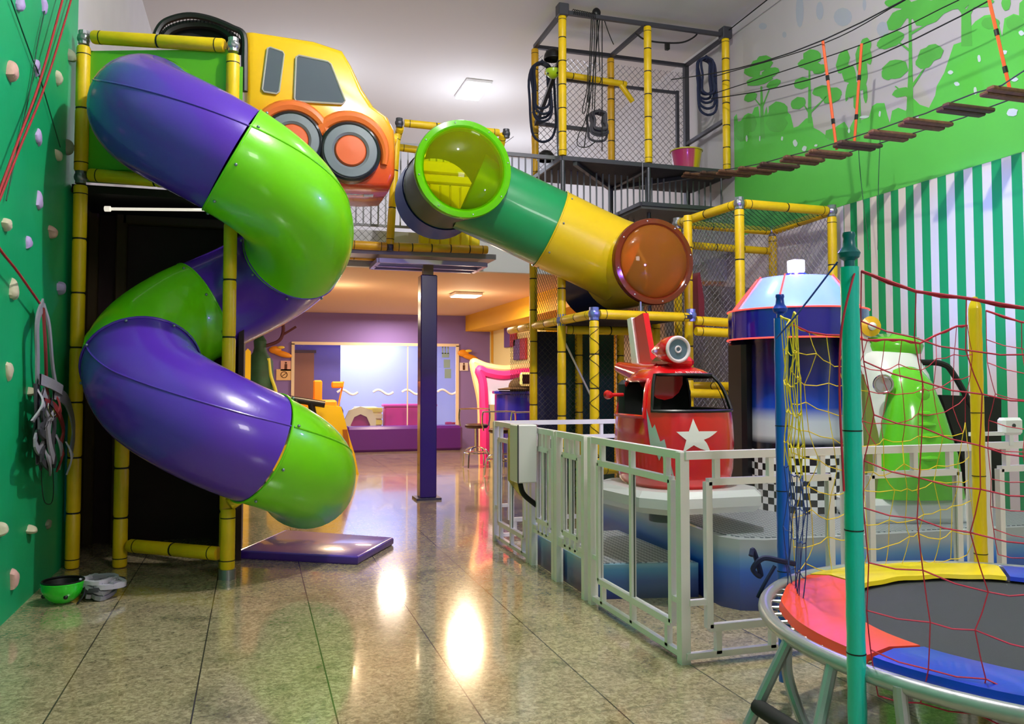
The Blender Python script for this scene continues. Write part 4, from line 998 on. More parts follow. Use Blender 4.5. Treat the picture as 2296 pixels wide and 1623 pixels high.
ck.build('chequered_skirt',[mat('chequer_white','F2F2F2',.3,coat=.4),mat('chequer_black','0A0A0C',.3,coat=.4)],t,recalc=False)
MB().rbox((cc.x-.42,cc.y+.1,cc.z),(cc.x+.42,cc.y+.34,cc.z+1.28),.03).build('machine_cabinet',mat('cabinet_black','0E0E12',.35),t)
MB().lathe([(.36,1.28),(.52,1.28),(.52,1.5),(.5,1.51),(.3,1.52)],cc,(0,0,1),56).build('roof_band',mat('band_indigo','1E128A',.12,coat=1,),t)
MB().lathe([(.49,1.505),(.3,1.755),(.28,1.765),(0,1.77)],cc,(0,0,1),56).build('roof_cone',mat('cone_pale_blue','A4CCF8',.2,.1,coat=.6),t)
LEDM=mat('led_red','FF4A40',.4,emit=1.1)
for z,r_ in ((1.285,.527),(1.505,.522)): MB().torus(cc+Vector((0,0,z)),(0,0,1),r_,.006,72,6).build('led_strip',LEDM,t)
for a in (-142,-62,-20,60,140,-190):
    c_,s_=math.cos(R(a)),math.sin(R(a)); MB().cyl(cc+Vector((.5*c_,.5*s_,1.51)),cc+Vector((.29*c_,.29*s_,1.772)),.0065,6).build('led_strip',LEDM,t)
be=MB().lathe([(0,1.77),(.1,1.77),(.08,1.8),(.055,1.815),(0,1.815)],cc,(0,0,1),24).build('beacon_base',mat('beacon_blue','1414D8',.25,coat=.6),t)
MB().rbox(cc+Vector((-.05,-.05,1.815)),cc+Vector((.05,.05,1.91)),.008).build('beacon_lamp',mat('beacon_white','E0E4FF',.4,emit=6),be)
#### HELICOPTER
H0=Vector((2.74,5.12,.71))
t=thing('helicopter_ride','red helicopter ride car with white star and silver lightning bolt','ride',H0)
hw,hl=.355,.42
zp=[(0,.88),(.03,.93),(.12,.98),(.3,1.0),(.42,.985),(.5,.96),(.6,.89),(.67,.82),(.71,.75),(.74,.68),(.77,.56),(.795,.36),(.805,0.001)]
def bodypt(th,i_or_z,off=0):
    z=i_or_z
    for (za,sa),(zb_,sb) in zip(zp,zp[1:]):
        if za<=z<=zb_: sc=sa+(sb-sa)*(z-za)/(zb_-za); break
    else: sc=zp[-1][1]
    c_,s_=math.cos(th),math.sin(th); e=2/2.7
    x=hw*sc*abs(c_)**e*(1 if c_>0 else -1); y=hl*sc*abs(s_)**e*(1 if s_>0 else -1)
    # the nose leans back towards the roof
    y+= .10*max(0,(z-.5)/.3)**1.5*(1 if s_<0 else 0)*abs(s_)
    v=Vector((x,y,0)); n_=v.normalized()
    return H0+Vector((x,y,z))+n_*off
thetas=sorted(set([-90+t_ for t_ in (-180,-165,-150,-138,-126,-114,-102,-92,-84,-76,-70,-65,-60,-54,-48,-44,-36,-28,-20,-12,-4,4,12,20,28,36,44,48,54,60,65,70,76,84,92,102,114,126,138,150,165)]))
zs=[0,.03,.08,.12,.18,.24,.3,.36,.42,.46,.5,.53,.56,.6,.64,.67,.7,.72,.735,.755,.77,.785,.795,.805]
def hole(th0,th1,z0,z1):
    a=(th0+th1)/2+90; z=(z0+z1)/2
    if abs(a)<54 and .5<z<.735: return True
    if -138<a<-65 and .46<z<.7: return True     # open doorway on the left side
    if 65<a<126 and .5<z<.72: return True
    return False
def shell(off,nm,m_):
    vs=[];fs=[]
    for z in zs:
        for th in thetas: vs.append(bodypt(R(th),z,off))
    n=len(thetas)
    for i in range(len(zs)-1):
        for k in range(n):
            l=(k+1)%n; t1=thetas[k+1] if k+1<n else 90
            if hole(thetas[k],t1,zs[i],zs[i+1]): continue
            fs.append((i*n+k,i*n+l,(i+1)*n+l,(i+1)*n+k))
    return MB().add(vs,fs).build(nm,m_,t,smooth=50,recalc=False)
shell(0,'cabin_shell',RED); shell(-.028,'cabin_lining',mat('lining_black','100C10',.6))
MB().prism([(math.cos(a)*hw*.8,math.sin(a)*hl*.8) for a in [2*PI*i/24 for i in range(24)]],(0,0,.03),H0+Vector((0,0,.04)),(1,0,0),(0,1,0)).build('cabin_floor',BLACK,t)
MB().rbox(H0+Vector((-.26,.12,.05)),H0+Vector((.26,.34,.3)),.03).rbox(H0+Vector((-.26,.27,.3)),H0+Vector((.08,.35,.7)),.03).build('seat',mat('seat_black','0A0A0E',.6),t)
MB().rbox(H0+Vector((-.24,-.3,.34)),H0+Vector((.24,-.2,.47)),.02).build('dashboard',BLACK,t)
# raised trim round the windscreen and doorway
def trimloop(angs,z0,z1,m_,r_=.011,nm='window_trim'):
    P=[bodypt(R(a-90),z0,.003) for a in angs]+[bodypt(R(angs[-1]-90),z0+(z1-z0)*k/5,.003) for k in range(1,6)]+[bodypt(R(a-90),z1,.003) for a in angs[::-1][1:]]+[bodypt(R(angs[0]-90),z1-(z1-z0)*k/5,.003) for k in range(1,5)]
    MB().sweep(P,r_,6,closed=True).build(nm,m_,t)
trimloop([-54,-44,-28,-12,4,20,36,48,54],.5,.735,BLACK); trimloop([-138,-126,-114,-102,-92,-84,-76,-65],.46,.7,RED,.014,'door_trim'); trimloop([65,76,92,114,126],.5,.72,BLACK)
def decal(poly,m_,nm,off=.004,sub=6):
    """poly in (angle-deg, z) local to the cabin surface, centre fan"""
    cx_=sum(p[0] for p in poly)/len(poly); cz_=sum(p[1] for p in poly)/len(poly); vs=[];fs=[]
    n=len(poly)*4; ring=[]
    for k in range(len(poly)):
        a,b_=poly[k],poly[(k+1)%len(poly)]
        for j in range(4): ring.append((a[0]+(b_[0]-a[0])*j/4,a[1]+(b_[1]-a[1])*j/4))
    for l in range(sub+1):
        f_=l/sub
        for p in ring: vs.append(bodypt(R(cx_+(p[0]-cx_)*f_-90),cz_+(p[1]-cz_)*f_,off))
    for l in range(sub):
        for k in range(n): q=(k+1)%n; fs.append((l*n+k,l*n+q,(l+1)*n+q,(l+1)*n+k))
    return MB().add(vs,fs).build(nm,m_,t,recalc=False)
K=150  # degrees per metre near the nose
def star(ca,cz_,r_):
    return [(ca+K*(r_ if i%2==0 else r_*.4)*math.sin(PI*i/5),cz_+(r_ if i%2==0 else r_*.4)*math.cos(PI*i/5)) for i in range(10)]
decal(star(-7,.335,.12),mat('decal_white','F6F4F2',.3,coat=.5),'star_emblem')
bz=[(0,.2),(3.2,.08),(4.8,.11),(8,.0),(9.4,.03),(14,-.2),(8,-.06),(6.8,-.09),(4.2,.0),(2.8,-.02)]
decal([(-62+x*2.6,.29+z*1.15) for x,z in bz],mat('bolt_silver','C8CCC8',.25,.5),'lightning_emblem')
# roof lettering, worn
cu=bpy.data.curves.new('roof_lettering','FONT'); cu.body='AIR RESCUE'; cu.size=.045; cu.align_x='CENTER'; cu.extrude=.001
to=bpy.data.objects.new('roof_lettering',cu); C.objects.link(to)
bpy.context.view_layer.update()
me=bpy.data.meshes.new_from_object(to); bpy.data.objects.remove(to)
for v in me.vertices:
    x=v.co.x; z=v.co.y; p=bodypt(R(-90+6)+x/.33,.742+z*.5,.004+v.co.z); v.co=p
me.materials.append(mat('decal_pale','F0A8A0',.5)); lo=bpy.data.objects.new('roof_lettering',me); C.objects.link(lo); lo.parent=t; lo.matrix_parent_inverse=Matrix.Translation(-t.location)
# tail, fin, turbine, mirror, floats
MB().sweep([H0+Vector(p) for p in ((0,.1,.7),(0,.35,.72),(-.0,.6,.76),(0,.85,.8))],[.14,.11,.07,.045],14).build('tail_boom',RED,t)
fin=MB().prism([(.3,.74),(.8,.74),(.9,1.16),(.68,1.2),(.56,.86)],(.045,0,0),H0+Vector((.02,-.2,0)),(0,1,0),(0,0,1)).build('tail_fin',RED,t)
MB().prism([(.3,.77),(.84,.77),(.93,1.17),(.86,1.18),(.76,.83),(.3,.82)],(.07,0,0),H0+Vector((.008,-.2,0)),(0,1,0),(0,0,1)).build('fin_stripe',WHITE,fin)
MB().lathe([(.0,-.02),(.085,-.02),(.095,.02),(.09,.1),(.05,.24),(.02,.33)],H0+Vector((-.03,-.12,.905)),(0,1,0),28).build('turbine_pod',RED,t)
MB().lathe([(.0,-.025),(.075,-.025)],H0+Vector((-.03,-.12,.905)),(0,1,0),28).build('turbine_fan',mat('fan_grey_blue','5A6E80',.4),t)
MB().torus(H0+Vector((-.03,-.145,.905)),(0,1,0),.08,.012,32,8).torus(H0+Vector((-.03,-.146,.905)),(0,1,0),.02,.006,16,6).build('turbine_ring',mat('ring_white','E8D8E0',.3),t)
MB().rbox(H0+Vector((-.07,-.1,.78)),H0+Vector((.13,.2,.86)),.03).build('turbine_mount',RED,t)
MB().lathe([(.0,0),(.025,.01),(.032,.04),(.0,.09)],H0+Vector((-.44,.05,.6)),(0,1,0),14).cyl(H0+Vector((-.42,.08,.6)),H0+Vector((-.33,.08,.6)),.012).build('side_mirror',RED,t)
FL=[(-.42,-.34),(-.3,-.5),(.36,-.5),(.45,-.36),(.45,.3),(-.3,.42),(-.5,.25)]
def chamf_prism(poly,z0,z1,c_,O):
    n=len(poly); cx_=sum(p[0] for p in poly)/n; cy_=sum(p[1] for p in poly)/n; vs=[];fs=[]
    for z,k in ((z0,c_),(z0+c_,0),(z1-c_,0),(z1,c_)):
        for p in poly:
            d_=Vector((p[0]-cx_,p[1]-cy_)); q=d_*(1-k/d_.length); vs.append(O+Vector((cx_+q.x,cy_+q.y,z)))
    fs=[tuple(range(n-1,-1,-1)),tuple(range(3*n,4*n))]
    for l in range(3):
        for k in range(n): fs.append((l*n+k,l*n+(k+1)%n,(l+1)*n+(k+1)%n,(l+1)*n+k))
    return MB().add(vs,fs)
chamf_prism(FL,-.14,-.0,.04,H0).build('float_base',WHITE,t,smooth=20)
MB().cyl((H0.x,H0.y+.1,.44),(H0.x,H0.y+.1,.6),.12,20).build('pivot',DSTEEL,t)
#### GREEN SPACESHIP RIDE
G0=Vector((4.46,5.0,.6))
GRN=mat('ship_green','62C424',.2,coat=.7); SWH=mat('ship_white','E4E6E4',.25,coat=.5)
t=thing('spaceship_ride','white and lime green rocket ride car behind the trampoline net','ride',G0)
def loft(secs,n=32,e=2.5):
    """secs: (z, cx, cy, halfx, halfy)"""
    vs=[];fs=[]
    for z,x0,y0_,a,b_ in secs:
        for k in range(n):
            th=2*PI*k/n; c_,s_=math.cos(th),math.sin(th)
            vs.append(G0+Vector((x0+a*abs(c_)**(2/e)*(1 if c_>0 else -1),y0_+b_*abs(s_)**(2/e)*(1 if s_>0 else -1),z)))
    for i in range(len(secs)-1):
        for k in range(n): l=(k+1)%n; fs.append((i*n+k,i*n+l,(i+1)*n+l,(i+1)*n+k))
    fs.append(tuple(range(n-1,-1,-1))); fs.append(tuple(range((len(secs)-1)*n,len(secs)*n)))
    return MB().add(vs,fs)
loft([(0,0,0,.34,.4),(.1,0,0,.34,.4),(.5,0,.02,.3,.37),(.85,-.01,.05,.25,.33),(1.0,-.02,.08,.2,.26),(1.04,-.02,.1,.12,.18)]).build('hull',SWH,t,smooth=50)
nb=loft([(0,.02,-.3,.32,.18),(.3,.02,-.3,.27,.18),(.6,.01,-.28,.2,.16),(.8,.0,-.24,.15,.14),(.88,.0,-.2,.11,.1),(.92,.0,-.16,.05,.05)]).build('nose_cowl',GRN,t,smooth=50)
ribs=MB()
for i in range(5):
    z=.28+.075*i; w=.15-.012*i; ribs.sweep([G0+Vector((.02+w*k/6,-.31-.165*(1-.35*(k/6)**2)+.02*i*.4,z)) for k in range(-6,7)],[.008+.012*(1-abs(k)/7) for k in range(-6,7)],8)
ribs.build('nose_ribs',GRN,nb); MB().sphere(G0+Vector((.02,-.385,.7)),.06,16,12,(1,.6,1.3)).build('nose_bulge',GRN,nb)
loft([(1.0,.03,.1,.2,.26),(1.06,.03,.1,.22,.28),(1.12,.02,.1,.2,.25),(1.15,.02,.1,.1,.14)]).build('canopy_cap',GRN,t,smooth=50)
MB().prism([(-.34,1.42),(-.3,1.4),(-.18,1.1),(-.1,.98),(-.24,.9),(-.3,1.1)],(0,.05,0),G0+Vector((0,-.05,0))).build('side_fin',SWH,t)
MB().prism([(-.34,.0),(-.2,.0),(-.27,.45),(-.36,.85)],(0,.05,0),G0+Vector((0,-.35,0))).build('side_stripe',mat('olive_stripe','7E8A3A',.4),t)
MB().lathe([(0,0),(.05,.005),(.055,0)],G0+Vector((-.215,-.33,.78)),(-.35,-1,0),24).torus(G0+Vector((-.217,-.335,.78)),(-.35,-1,0),.06,.01,28,6).build('grille_badge',CHROME,t)
for o_ in (t.children): pass
MB().lathe([(0,-.07),(.05,-.06),(.06,.02),(.075,.07),(.03,.08)],G0+Vector((-.17,.0,1.2)),(0,-1,0),18).build('siren_horn',mat('horn_yellow','F0B81C',.3,coat=.4),t)
MB().sphere(G0+Vector((-.17,-.09,1.2)),.03,12,8).build('horn_lamp',WHITE,t)
MB().sweep(curve([G0+Vector(p) for p in ((.2,-.05,.94),(.36,-.05,.93),(.46,-.03,.85),(.66,0,.52))],6),.022,8).build('grab_bar',BLACK,t)
chamf_prism([(-.38,-.42),(.4,-.42),(.46,-.3),(.46,.35),(-.36,.38),(-.44,-.3)],-.17,0,.04,G0).build('float_base',WHITE,t,smooth=20)
MB().cyl(G0+Vector((0,.0,-.165)),G0+Vector((0,.0,-.26)),.12,20).build('pivot',DSTEEL,t)
t.rotation_euler[2]=R(-15)
t=thing('ride_car','dark black and magenta ride car partly hidden behind the green spaceship','ride',(5.25,5.4,.6))
MB().prism([(-.28,.95),(.3,.93),(.28,.2),(.02,.2),(-.1,.5)],(0,.5,0),(5.2,5.0,.35)).build('car_body',mat('car_black','0A0508',.5),t)
MB().prism([(-.05,.2),(.25,.2),(.25,-.0),(.0,.0)],(0,.4,0),(5.2,5.05,.37)).build('car_base',mat('car_magenta','5A1040',.4),t)
MB().cyl((5.25,5.3,.36),(5.25,5.3,.43),.15).build('pivot',DSTEEL,t)
#### TRAMPOLINE
TC=Vector((2.81,2.36,0)); TR=1.01; TZ=.5
t=thing('trampoline','round grey trampoline with red, yellow and blue edge pads','trampoline',(TC.x,TC.y,0))
def rp(a,r_=TR,z=TZ): return Vector((TC.x+r_*math.cos(R(a)),TC.y+r_*math.sin(R(a)),z))
MB().torus(TC+Vector((0,0,TZ)),(0,0,1),TR,.027,96,12).build('frame_ring',mat('frame_silver','B2B4BA',.3,.5),t)
MB().lathe([(.0,TZ+.0),(.715,TZ+.0),(.72,TZ-.004),(0,TZ-.004)],TC,(0,0,1),72).build('jump_mat',mat('mat_charcoal','34383A',.75,bump=.3,bscale=300),t,smooth=0)
MB().torus(TC+Vector((0,0,TZ-.002)),(0,0,1),.72,.012,72,6).build('mat_hem',BLACK,t)
def ang(x,y): p=GP(x,y,TZ)-TC; return math.degrees(math.atan2(p.y,p.x))%360
aRY=ang(1860,1312); aRB=ang(2060,1470); aYB=ang(2215,1262)
bounds=[aYB,aRY,aRB,aRB+60,aRB+120,aYB+360]
PADM=[mat('pad_yellow','F4D80A',.4,coat=.15),mat('pad_red','F24A22',.45,coat=.1,bump=.3,bscale=6),mat('pad_blue','0E38C8',.3,coat=.3,bump=.3,bscale=8),mat('pad_yellow','F4D80A'),mat('pad_blue','0E38C8')]
for i in range(5):
    a0,a1=bounds[i]+.6,bounds[i+1]-.6; n=24; vs=[];fs=[]
    prof=[(.7,TZ+.012),(.705,TZ+.03),(.85,TZ+.045),(.945,TZ+.032),(.955,TZ-.0),(.94,TZ+.012)]
    for j in range(n+1):
        a=a0+(a1-a0)*j/n; wob=.003*math.sin(a*.35)
        for r_,z in prof: vs.append(rp(a,r_+wob,z+.5*wob))
    m6=len(prof)
    for j in range(n):
        for k in range(m6): l=(k+1)%m6; fs.append((j*m6+k,j*m6+l,(j+1)*m6+l,(j+1)*m6+k))
    fs.append(tuple(range(m6))); fs.append(tuple(n*m6+k for k in range(m6)))
    MB().add(vs,fs).build('edge_pad',PADM[i],t,smooth=50)
for k in range(60):
    a=k*6+2; mb=MB(); p,q=rp(a,.73,TZ-.008),rp(a,.985,TZ-.004)
    mb.sweep([p.lerp(q,j/6) for j in range(7)],[.004,.009,.011,.011,.011,.009,.004],6); mb.build('spring',mat('spring_silver','C8CAD0',.3,.9),t)
LEGM=mat('frame_silver','A6A8AE')
for q_,a in enumerate((176.5,262,340,80)):
    p1,p2=rp(a-7),rp(a+7); o_=Vector((math.cos(R(a)),math.sin(R(a)),0)); tg=Vector((-o_.y,o_.x,0))
    f1=p1+o_*.24-tg*.06; f1.z=.0; f2=p2+o_*.2+tg*.08; f2.z=.0; g1=p1-o_*.02; g2=p2+tg*.25-o_*.05
    lg=MB().sweep(curve([p1,p1.lerp(f1,.85)+Vector((0,0,.0)),f1.lerp(f2,.06)+Vector((0,0,.025)),f1.lerp(f2,.5)+Vector((0,0,.022)),f1.lerp(f2,.94)+Vector((0,0,.025)),p2.lerp(f2,.85),p2],6),.02,10).build('leg',LEGM,t)
    MB().sweep(curve([p1-tg*.02,p1-tg*.01-Vector((0,0,.16)),g1.lerp(g2,.25)-Vector((0,0,.36)),g1.lerp(g2,.6)-Vector((0,0,.36)),g2-Vector((0,0,.2)),g2],6),.02,10).build('leg_brace',LEGM,lg)
    if q_==0:
        m1,m2=p1.lerp(f1,.48),p2.lerp(f2,.48); MB().cyl(m1,m2,.028,12).build('foam_grip',mat('foam_black','1C1A1C',.8),lg)
# enclosure poles: things that lift out of the trampoline
def npole(a,m_,lb,capm,top,cap=True,r_=.028,z0=.05,dr=.03):
    p=rp(a,TR+dr,0); tt_=thing('enclosure_pole',lb,'pole',p)
    mb=MB().m(0); b0=p+Vector((0,0,z0)); b1=p+Vector((0,0,top)); pts=[];rr=[]
    for i in range(31): pts.append(b0.lerp(b1,i/30)); rr.append(r_*(1+.035*math.sin(i*2.4)))
    mb.sweep(pts,rr,16); mb.m(1)
    for f_ in (.3,.52,.7): q=b0.lerp(b1,f_); mb.cyl(q-Vector((0,0,.002)),q+Vector((0,0,.002)),r_*1.05,16)
    mb.build('foam_sleeve',[m_,TIE],tt_)
    if cap: MB().lathe([(.016,-.03),(.016,.02),(.03,.03),(.034,.045),(.02,.065),(.017,.09),(.02,.1),(.018,.11),(0,.112)],b1,(0,0,1),20).build('pole_cap',capm,tt_)
    else: MB().lathe([(r_,0),(r_*.9,.02),(.014,.045),(.014,.055),(0,.06)],b1,(0,0,1),20).build('pole_cap',m_,tt_)
    return b1
TEAL=mat('teal_sleeve','08C6B8',.3,coat=.35); BLS=mat('blue_sleeve','1560D8',.3,coat=.35); YLS=mat('yellow_sleeve','F2CE06',.35,coat=.2)
aT,aB,aY=190.5,119,56
tT=npole(aT,TEAL,'teal foam-sleeved net pole nearest the camera','x' and mat('cap_teal','0E6470',.3),1.76)
tB=npole(aB,BLS,'blue foam-sleeved net pole left of the trampoline','x' and mat('cap_blue','123CB0',.3),1.69)
tY=npole(aY,YLS,'bright yellow foam-sleeved net pole at the back of the trampoline',YLS,1.76,False,.03)
RC=mat('red_cord','C02440',.6); YC=mat('yellow_cord','E8C820',.6); BC=mat('blue_cord','23408A',.6); CORDB=mat('pale_cord','C8C0A0',.6)
def cordnet(lb,nm,P0,P1,nu,nv,zt_,zb_,colf,wob,r_=.0026,sagf=.08,bunch=None,out=0):
    n_t=thing(nm,lb,'net',(P0+P1)/2)
    rs=random.Random(nu*7+nv); G_={}
    d_=(P1-P0); nn=Vector((-d_.y,d_.x,0)).normalized()
    for i in range(nu+1):
        for j in range(nv+1):
            u=i/nu; v=j/nv
            if bunch: u=bunch(u,v)
            p=P0.lerp(P1,u); z=zt_+(zb_-zt_)*v - sagf*math.sin(PI*i/nu)*(1-v)**.5
            p=Vector((p.x,p.y,z))+nn*(out*math.sin(PI*u)*math.sin(PI*v)+rs.uniform(-wob,wob))+d_.normalized()*rs.uniform(-wob,wob)+Vector((0,0,rs.uniform(-wob,wob)))
            G_[i,j]=p
    groups={}
    def sg(a,b_,key):
        groups.setdefault(key,MB()).sweep([a,a.lerp(b_,.5)-Vector((0,0,.008)),b_],r_,4,False)
    for i in range(nu+1):
        for j in range(nv+1):
            if j<nv: sg(G_[i,j],G_[i,j+1],colf(i,j))
            if i<nu: sg(G_[i,j],G_[i+1,j],colf(i,j))
    for k,mb in groups.items(): mb.build('netting',k,n_t)
    MB().sweep([G_[i,0] for i in range(nu+1)],.005,6).build('top_cord',RC if RC in groups else YC,n_t)
    return n_t
fr_=rp(252,TR+.03,0)
cordnet('red cord safety net sweeping from the teal pole to the right edge','safety_net',rp(aT+2,TR,0),fr_,7,9,1.74,.42,lambda i,j:RC,.022,.0024,.12)
cordnet('red and yellow cord safety net at the back, between blue and yellow poles','safety_net',rp(aB-3,TR,0),rp(aY+2,TR,0),10,9,1.68,.55,lambda i,j:(RC if j<4 and i>3 else YC),.03,.0022,.1)
cordnet('bunched yellow and blue cord net gathered beside the blue pole','safety_net',rp(aB+2,TR,0),rp(aT-6,TR,0),9,9,1.68,.5,lambda i,j:(YC if j<5 else BC),.015,.0026,.03,bunch=lambda u,v:.02+.55*u*(.7+.5*v*(1-v)))
cordnet('red cord safety net at the far right, from the yellow pole','safety_net',rp(aY-3,TR,0),rp(-8,TR+.03,0),7,9,1.74,.55,lambda i,j:RC,.022,.0024,.1)
rope('looped_cord',[tT+Vector(p) for p in ((.03,-.0,.0),(-.02,-.035,-.05),(-.05,-.02,-.2),(-.045,-.0,-.4),(-.035,.0,-.7))],.0035,RC,'loose red cord trailing down the left side of the teal pole','cord')
rope('looped_cord',[tT+Vector(p) for p in ((-.02,.03,.02),(-.1,.1,-.12),(-.16,.16,-.22))],.003,BC,'short blue cord hanging off the teal pole cap','cord')
t=thing('cord_knot','dark blue knotted cord tied low on the blue trampoline pole','cord',rp(aB,TR+.03,.6))
kp=rp(aB,TR+.03,.58)
MB().sweep(curve([kp+Vector(p) for p in ((.03,-.04,.0),(-.05,-.05,.02),(-.12,-.02,.03),(-.16,0,-.02),(-.12,.0,-.05),(-.15,.01,.06),(-.17,.0,.04))],6),.012,6).sweep(curve([kp+Vector(p) for p in ((-.08,-.05,.0),(-.13,-.04,-.08),(-.15,-.02,-.14))],5),.009,6).build('knot',mat('navy_cord','0E1A48',.7),t)
#### BACK AREA
o=MB().rbox((1.75,16.6,0),(4.1,17.12,.5),.05).build('padded_bench',PADP); tag(o,'long dark purple padded bench below the glass window','bench')
t=thing('play_box','magenta soft play wall inside the glass room','play block',(3.1,17.9,.5))
MB().rbox((2.65,17.6,.0),(3.75,17.9,.86),.03).build('block',mat('magenta_vinyl','E00C82',.45),t); MB().rbox((2.62,17.58,.86),(3.78,17.92,.92),.02).build('block_edge',mat('magenta_edge','F03C9A',.45),t)
t=thing('tunnel_house','cream and yellow striped crawl tunnel inside the glass room','play tunnel',(2.2,17.9,0))
c_=(2.06,17.75); P=[]
prof=[(-.32,0),(-.32,.62),(-.24,.8),(0,.88),(.24,.8),(.32,.62),(.32,0),(.2,0),(.2,.5),(.13,.66),(0,.72),(-.13,.66),(-.2,.5),(-.2,0)]
MB().prism(prof,(0,.08,0),(2.13,17.5,.0)).build('arch_front',mat('cream_plastic','F6E39A',.5),t)
for k in range(6): MB().rbox((2.0,17.58,.1+.13*k),(2.6,17.62+.0*k,.2+.13*k),.01).build('tunnel_slat',mat('stripe_yellow','F0D850',.5) if k%2 else mat('cream_plastic','F6E39A'),t)
MB().rbox((1.98,17.63,0),(2.6,18.3,.86),.1).build('tunnel_body',mat('cream_plastic','F6E39A'),t)
MB().prism([(-.2,0),(-.2,.5),(-.13,.66),(0,.72),(.13,.66),(.2,.5),(.2,0)],(0,.01,0),(2.13,17.575,0)).build('tunnel_opening',mat('opening_magenta','B01860',.6),t)
t=thing('play_bolster','purple rounded bolster with white letters inside the glass room','play block',(1.6,17.8,0))
MB().prism([(-.3,0),(-.3,.72),(-.22,.82),(.05,.84),(.26,.78),(.3,.7),(.3,0)],(0,.3,0),(1.48,17.55,.1)).build('bolster_body',mat('bolster_purple','4A2F90',.5),t)
def text(body,size,loc,rot,m_,nm,par,ext=.004):
    cu=bpy.data.curves.new(nm,'FONT'); cu.body=body; cu.size=size; cu.extrude=ext; cu.align_x='CENTER'
    o=bpy.data.objects.new(nm,cu); C.objects.link(o); bpy.context.view_layer.update()
    me=bpy.data.meshes.new_from_object(o); bpy.data.objects.remove(o)
    me.transform(Matrix.Translation(loc)@rot.to_4x4()); me.materials.append(m_)
    q=bpy.data.objects.new(nm,me); C.objects.link(q)
    if par: q.parent=par; q.matrix_parent_inverse=Matrix.Translation(-par.location)
    return q
text('KIDS',.26,Vector((1.46,17.54,.48)),Matrix.Rotation(R(90),3,'X')@Matrix.Rotation(R(-90),3,'Z'),WHITE,'lettering',t)
for i,(x,m_,lb) in enumerate(((4.15,mat('block_red','C81C2C',.5),'small red toy block behind the glass right of the column'),(4.02,mat('block_pink','D02C70',.5),'small pink toy block behind the glass, left of the red one'),(4.35,mat('block_blue','2C3CB0',.5),'small blue toy block behind the glass at the window corner'))):
    tag(MB().rbox((x-.07,17.5,.44),(x+.07,17.62,.52+.01*i),.015).build('toy_block',m_),lb,'toy','toy blocks behind the glass')
tag(MB().box((XL,17.36,.38),(5.0,17.64,.44)).build('window_ledge',mat('ledge_lilac','B0A0D8',.6)),'lilac ledge behind the glass window','ledge')
# inside view at the left of the window: brown door and purple partition
d1=struct(MB().box((.72,17.9,0),(1.2,17.95,2.0)).build('door_1',mat('copper_door','C87840',.5),smooth=0)); MB().box((.7,17.88,2.0),(1.24,17.96,2.06)).build('door_head',mat('door_head','5A1A1C',.5),d1,smooth=0)
struct(MB().box((.5,17.95,0),(1.75,18.0,2.4)).build('wall_partition',mat('partition_purple','8878C8',.7),smooth=0))
# signs on the wall
def sign(x,y,w,h,m_,lb,fig):
    p=PY(x,y,YB-.015); t=thing('wall_sign',lb,'sign',p); MB().box((p.x-w/2,YB-.02,p.z-h/2),(p.x+w/2,YB-.002,p.z+h/2)).build('sign_plate',m_,t,smooth=0)
    fig(MB(),p).build('pictogram',mat('sign_ink','50261C',.6),t)
    return t
man=lambda mb,p: mb.sphere((p.x,YB-.022,p.z+.06),.02,10,6,(1,.2,1)).rbox((p.x-.025,YB-.026,p.z-.07),(p.x+.025,YB-.02,p.z+.035),.004)
sign(641,820,.2,.2,mat('sign_pink','E8B4A8',.5),'small pink wall sign with a standing figure, left of the window',man)
sign(637,840,.3,.22,mat('sign_cream','EFC890',.5),'cream wall sign with a crossed oval symbol below the pink sign',lambda mb,p: mb.torus((p.x,YB-.022,p.z),(0,1,0),.06,.007,24,5).cyl((p.x-.05,YB-.022,p.z-.04),(p.x+.05,YB-.022,p.z+.04),.006))
sign(1040,822,.18,.17,mat('sign_pale','EFE0E0',.5),'pale wall sign with a figure, right of the window',man)
def fish(x,y,lb):
    p=PY(x,y,YB-.04); t=thing('wall_duck',lb,'wall ornament',p)
    MB().sphere(p+Vector((-.06,0,.05)),.11,16,10,(1.1,.4,.7)).sphere(p+Vector((.08,0,-.03)),.15,16,10,(1.3,.3,.4),Matrix.Rotation(R(15),3,'Y')).build('figure_body',mat('ornament_orange','F09A1C',.4),t)
    MB().sphere(p+Vector((.05,-.03,.1)),.06,12,8,(1.2,.4,.5)).build('wing',mat('ornament_yellow','F6D850',.4),t)
fish(624,790,'orange and yellow bird-shaped ornament on the lilac wall left of the window'); fish(1045,797,'yellow and orange bird-shaped ornament on the lilac wall right of the window')
pr_=PY(1002,812,YB-.0)
t=thing('window_sticker','faded green figure sticker on the glass right of the column','sticker',(pr_.x,YB+.03,pr_.z))
mb=MB(); mb.box((pr_.x-.1,YB+.035,pr_.z+.1),(pr_.x+.06,YB+.04,pr_.z+.2)); 
for k in range(3): mb.box((pr_.x-.1+.06*k,YB+.035,pr_.z+.18),(pr_.x-.07+.06*k,YB+.04,pr_.z+.34))
mb.box((pr_.x-.06,YB+.035,pr_.z-.12),(pr_.x+.08,YB+.04,pr_.z+.06)).box((pr_.x-.04,YB+.035,pr_.z-.34),(pr_.x+.1,YB+.04,pr_.z-.14)); mb.build('sticker_film',mat('sticker_grey_green','8AA4A8',.6),t,smooth=0)
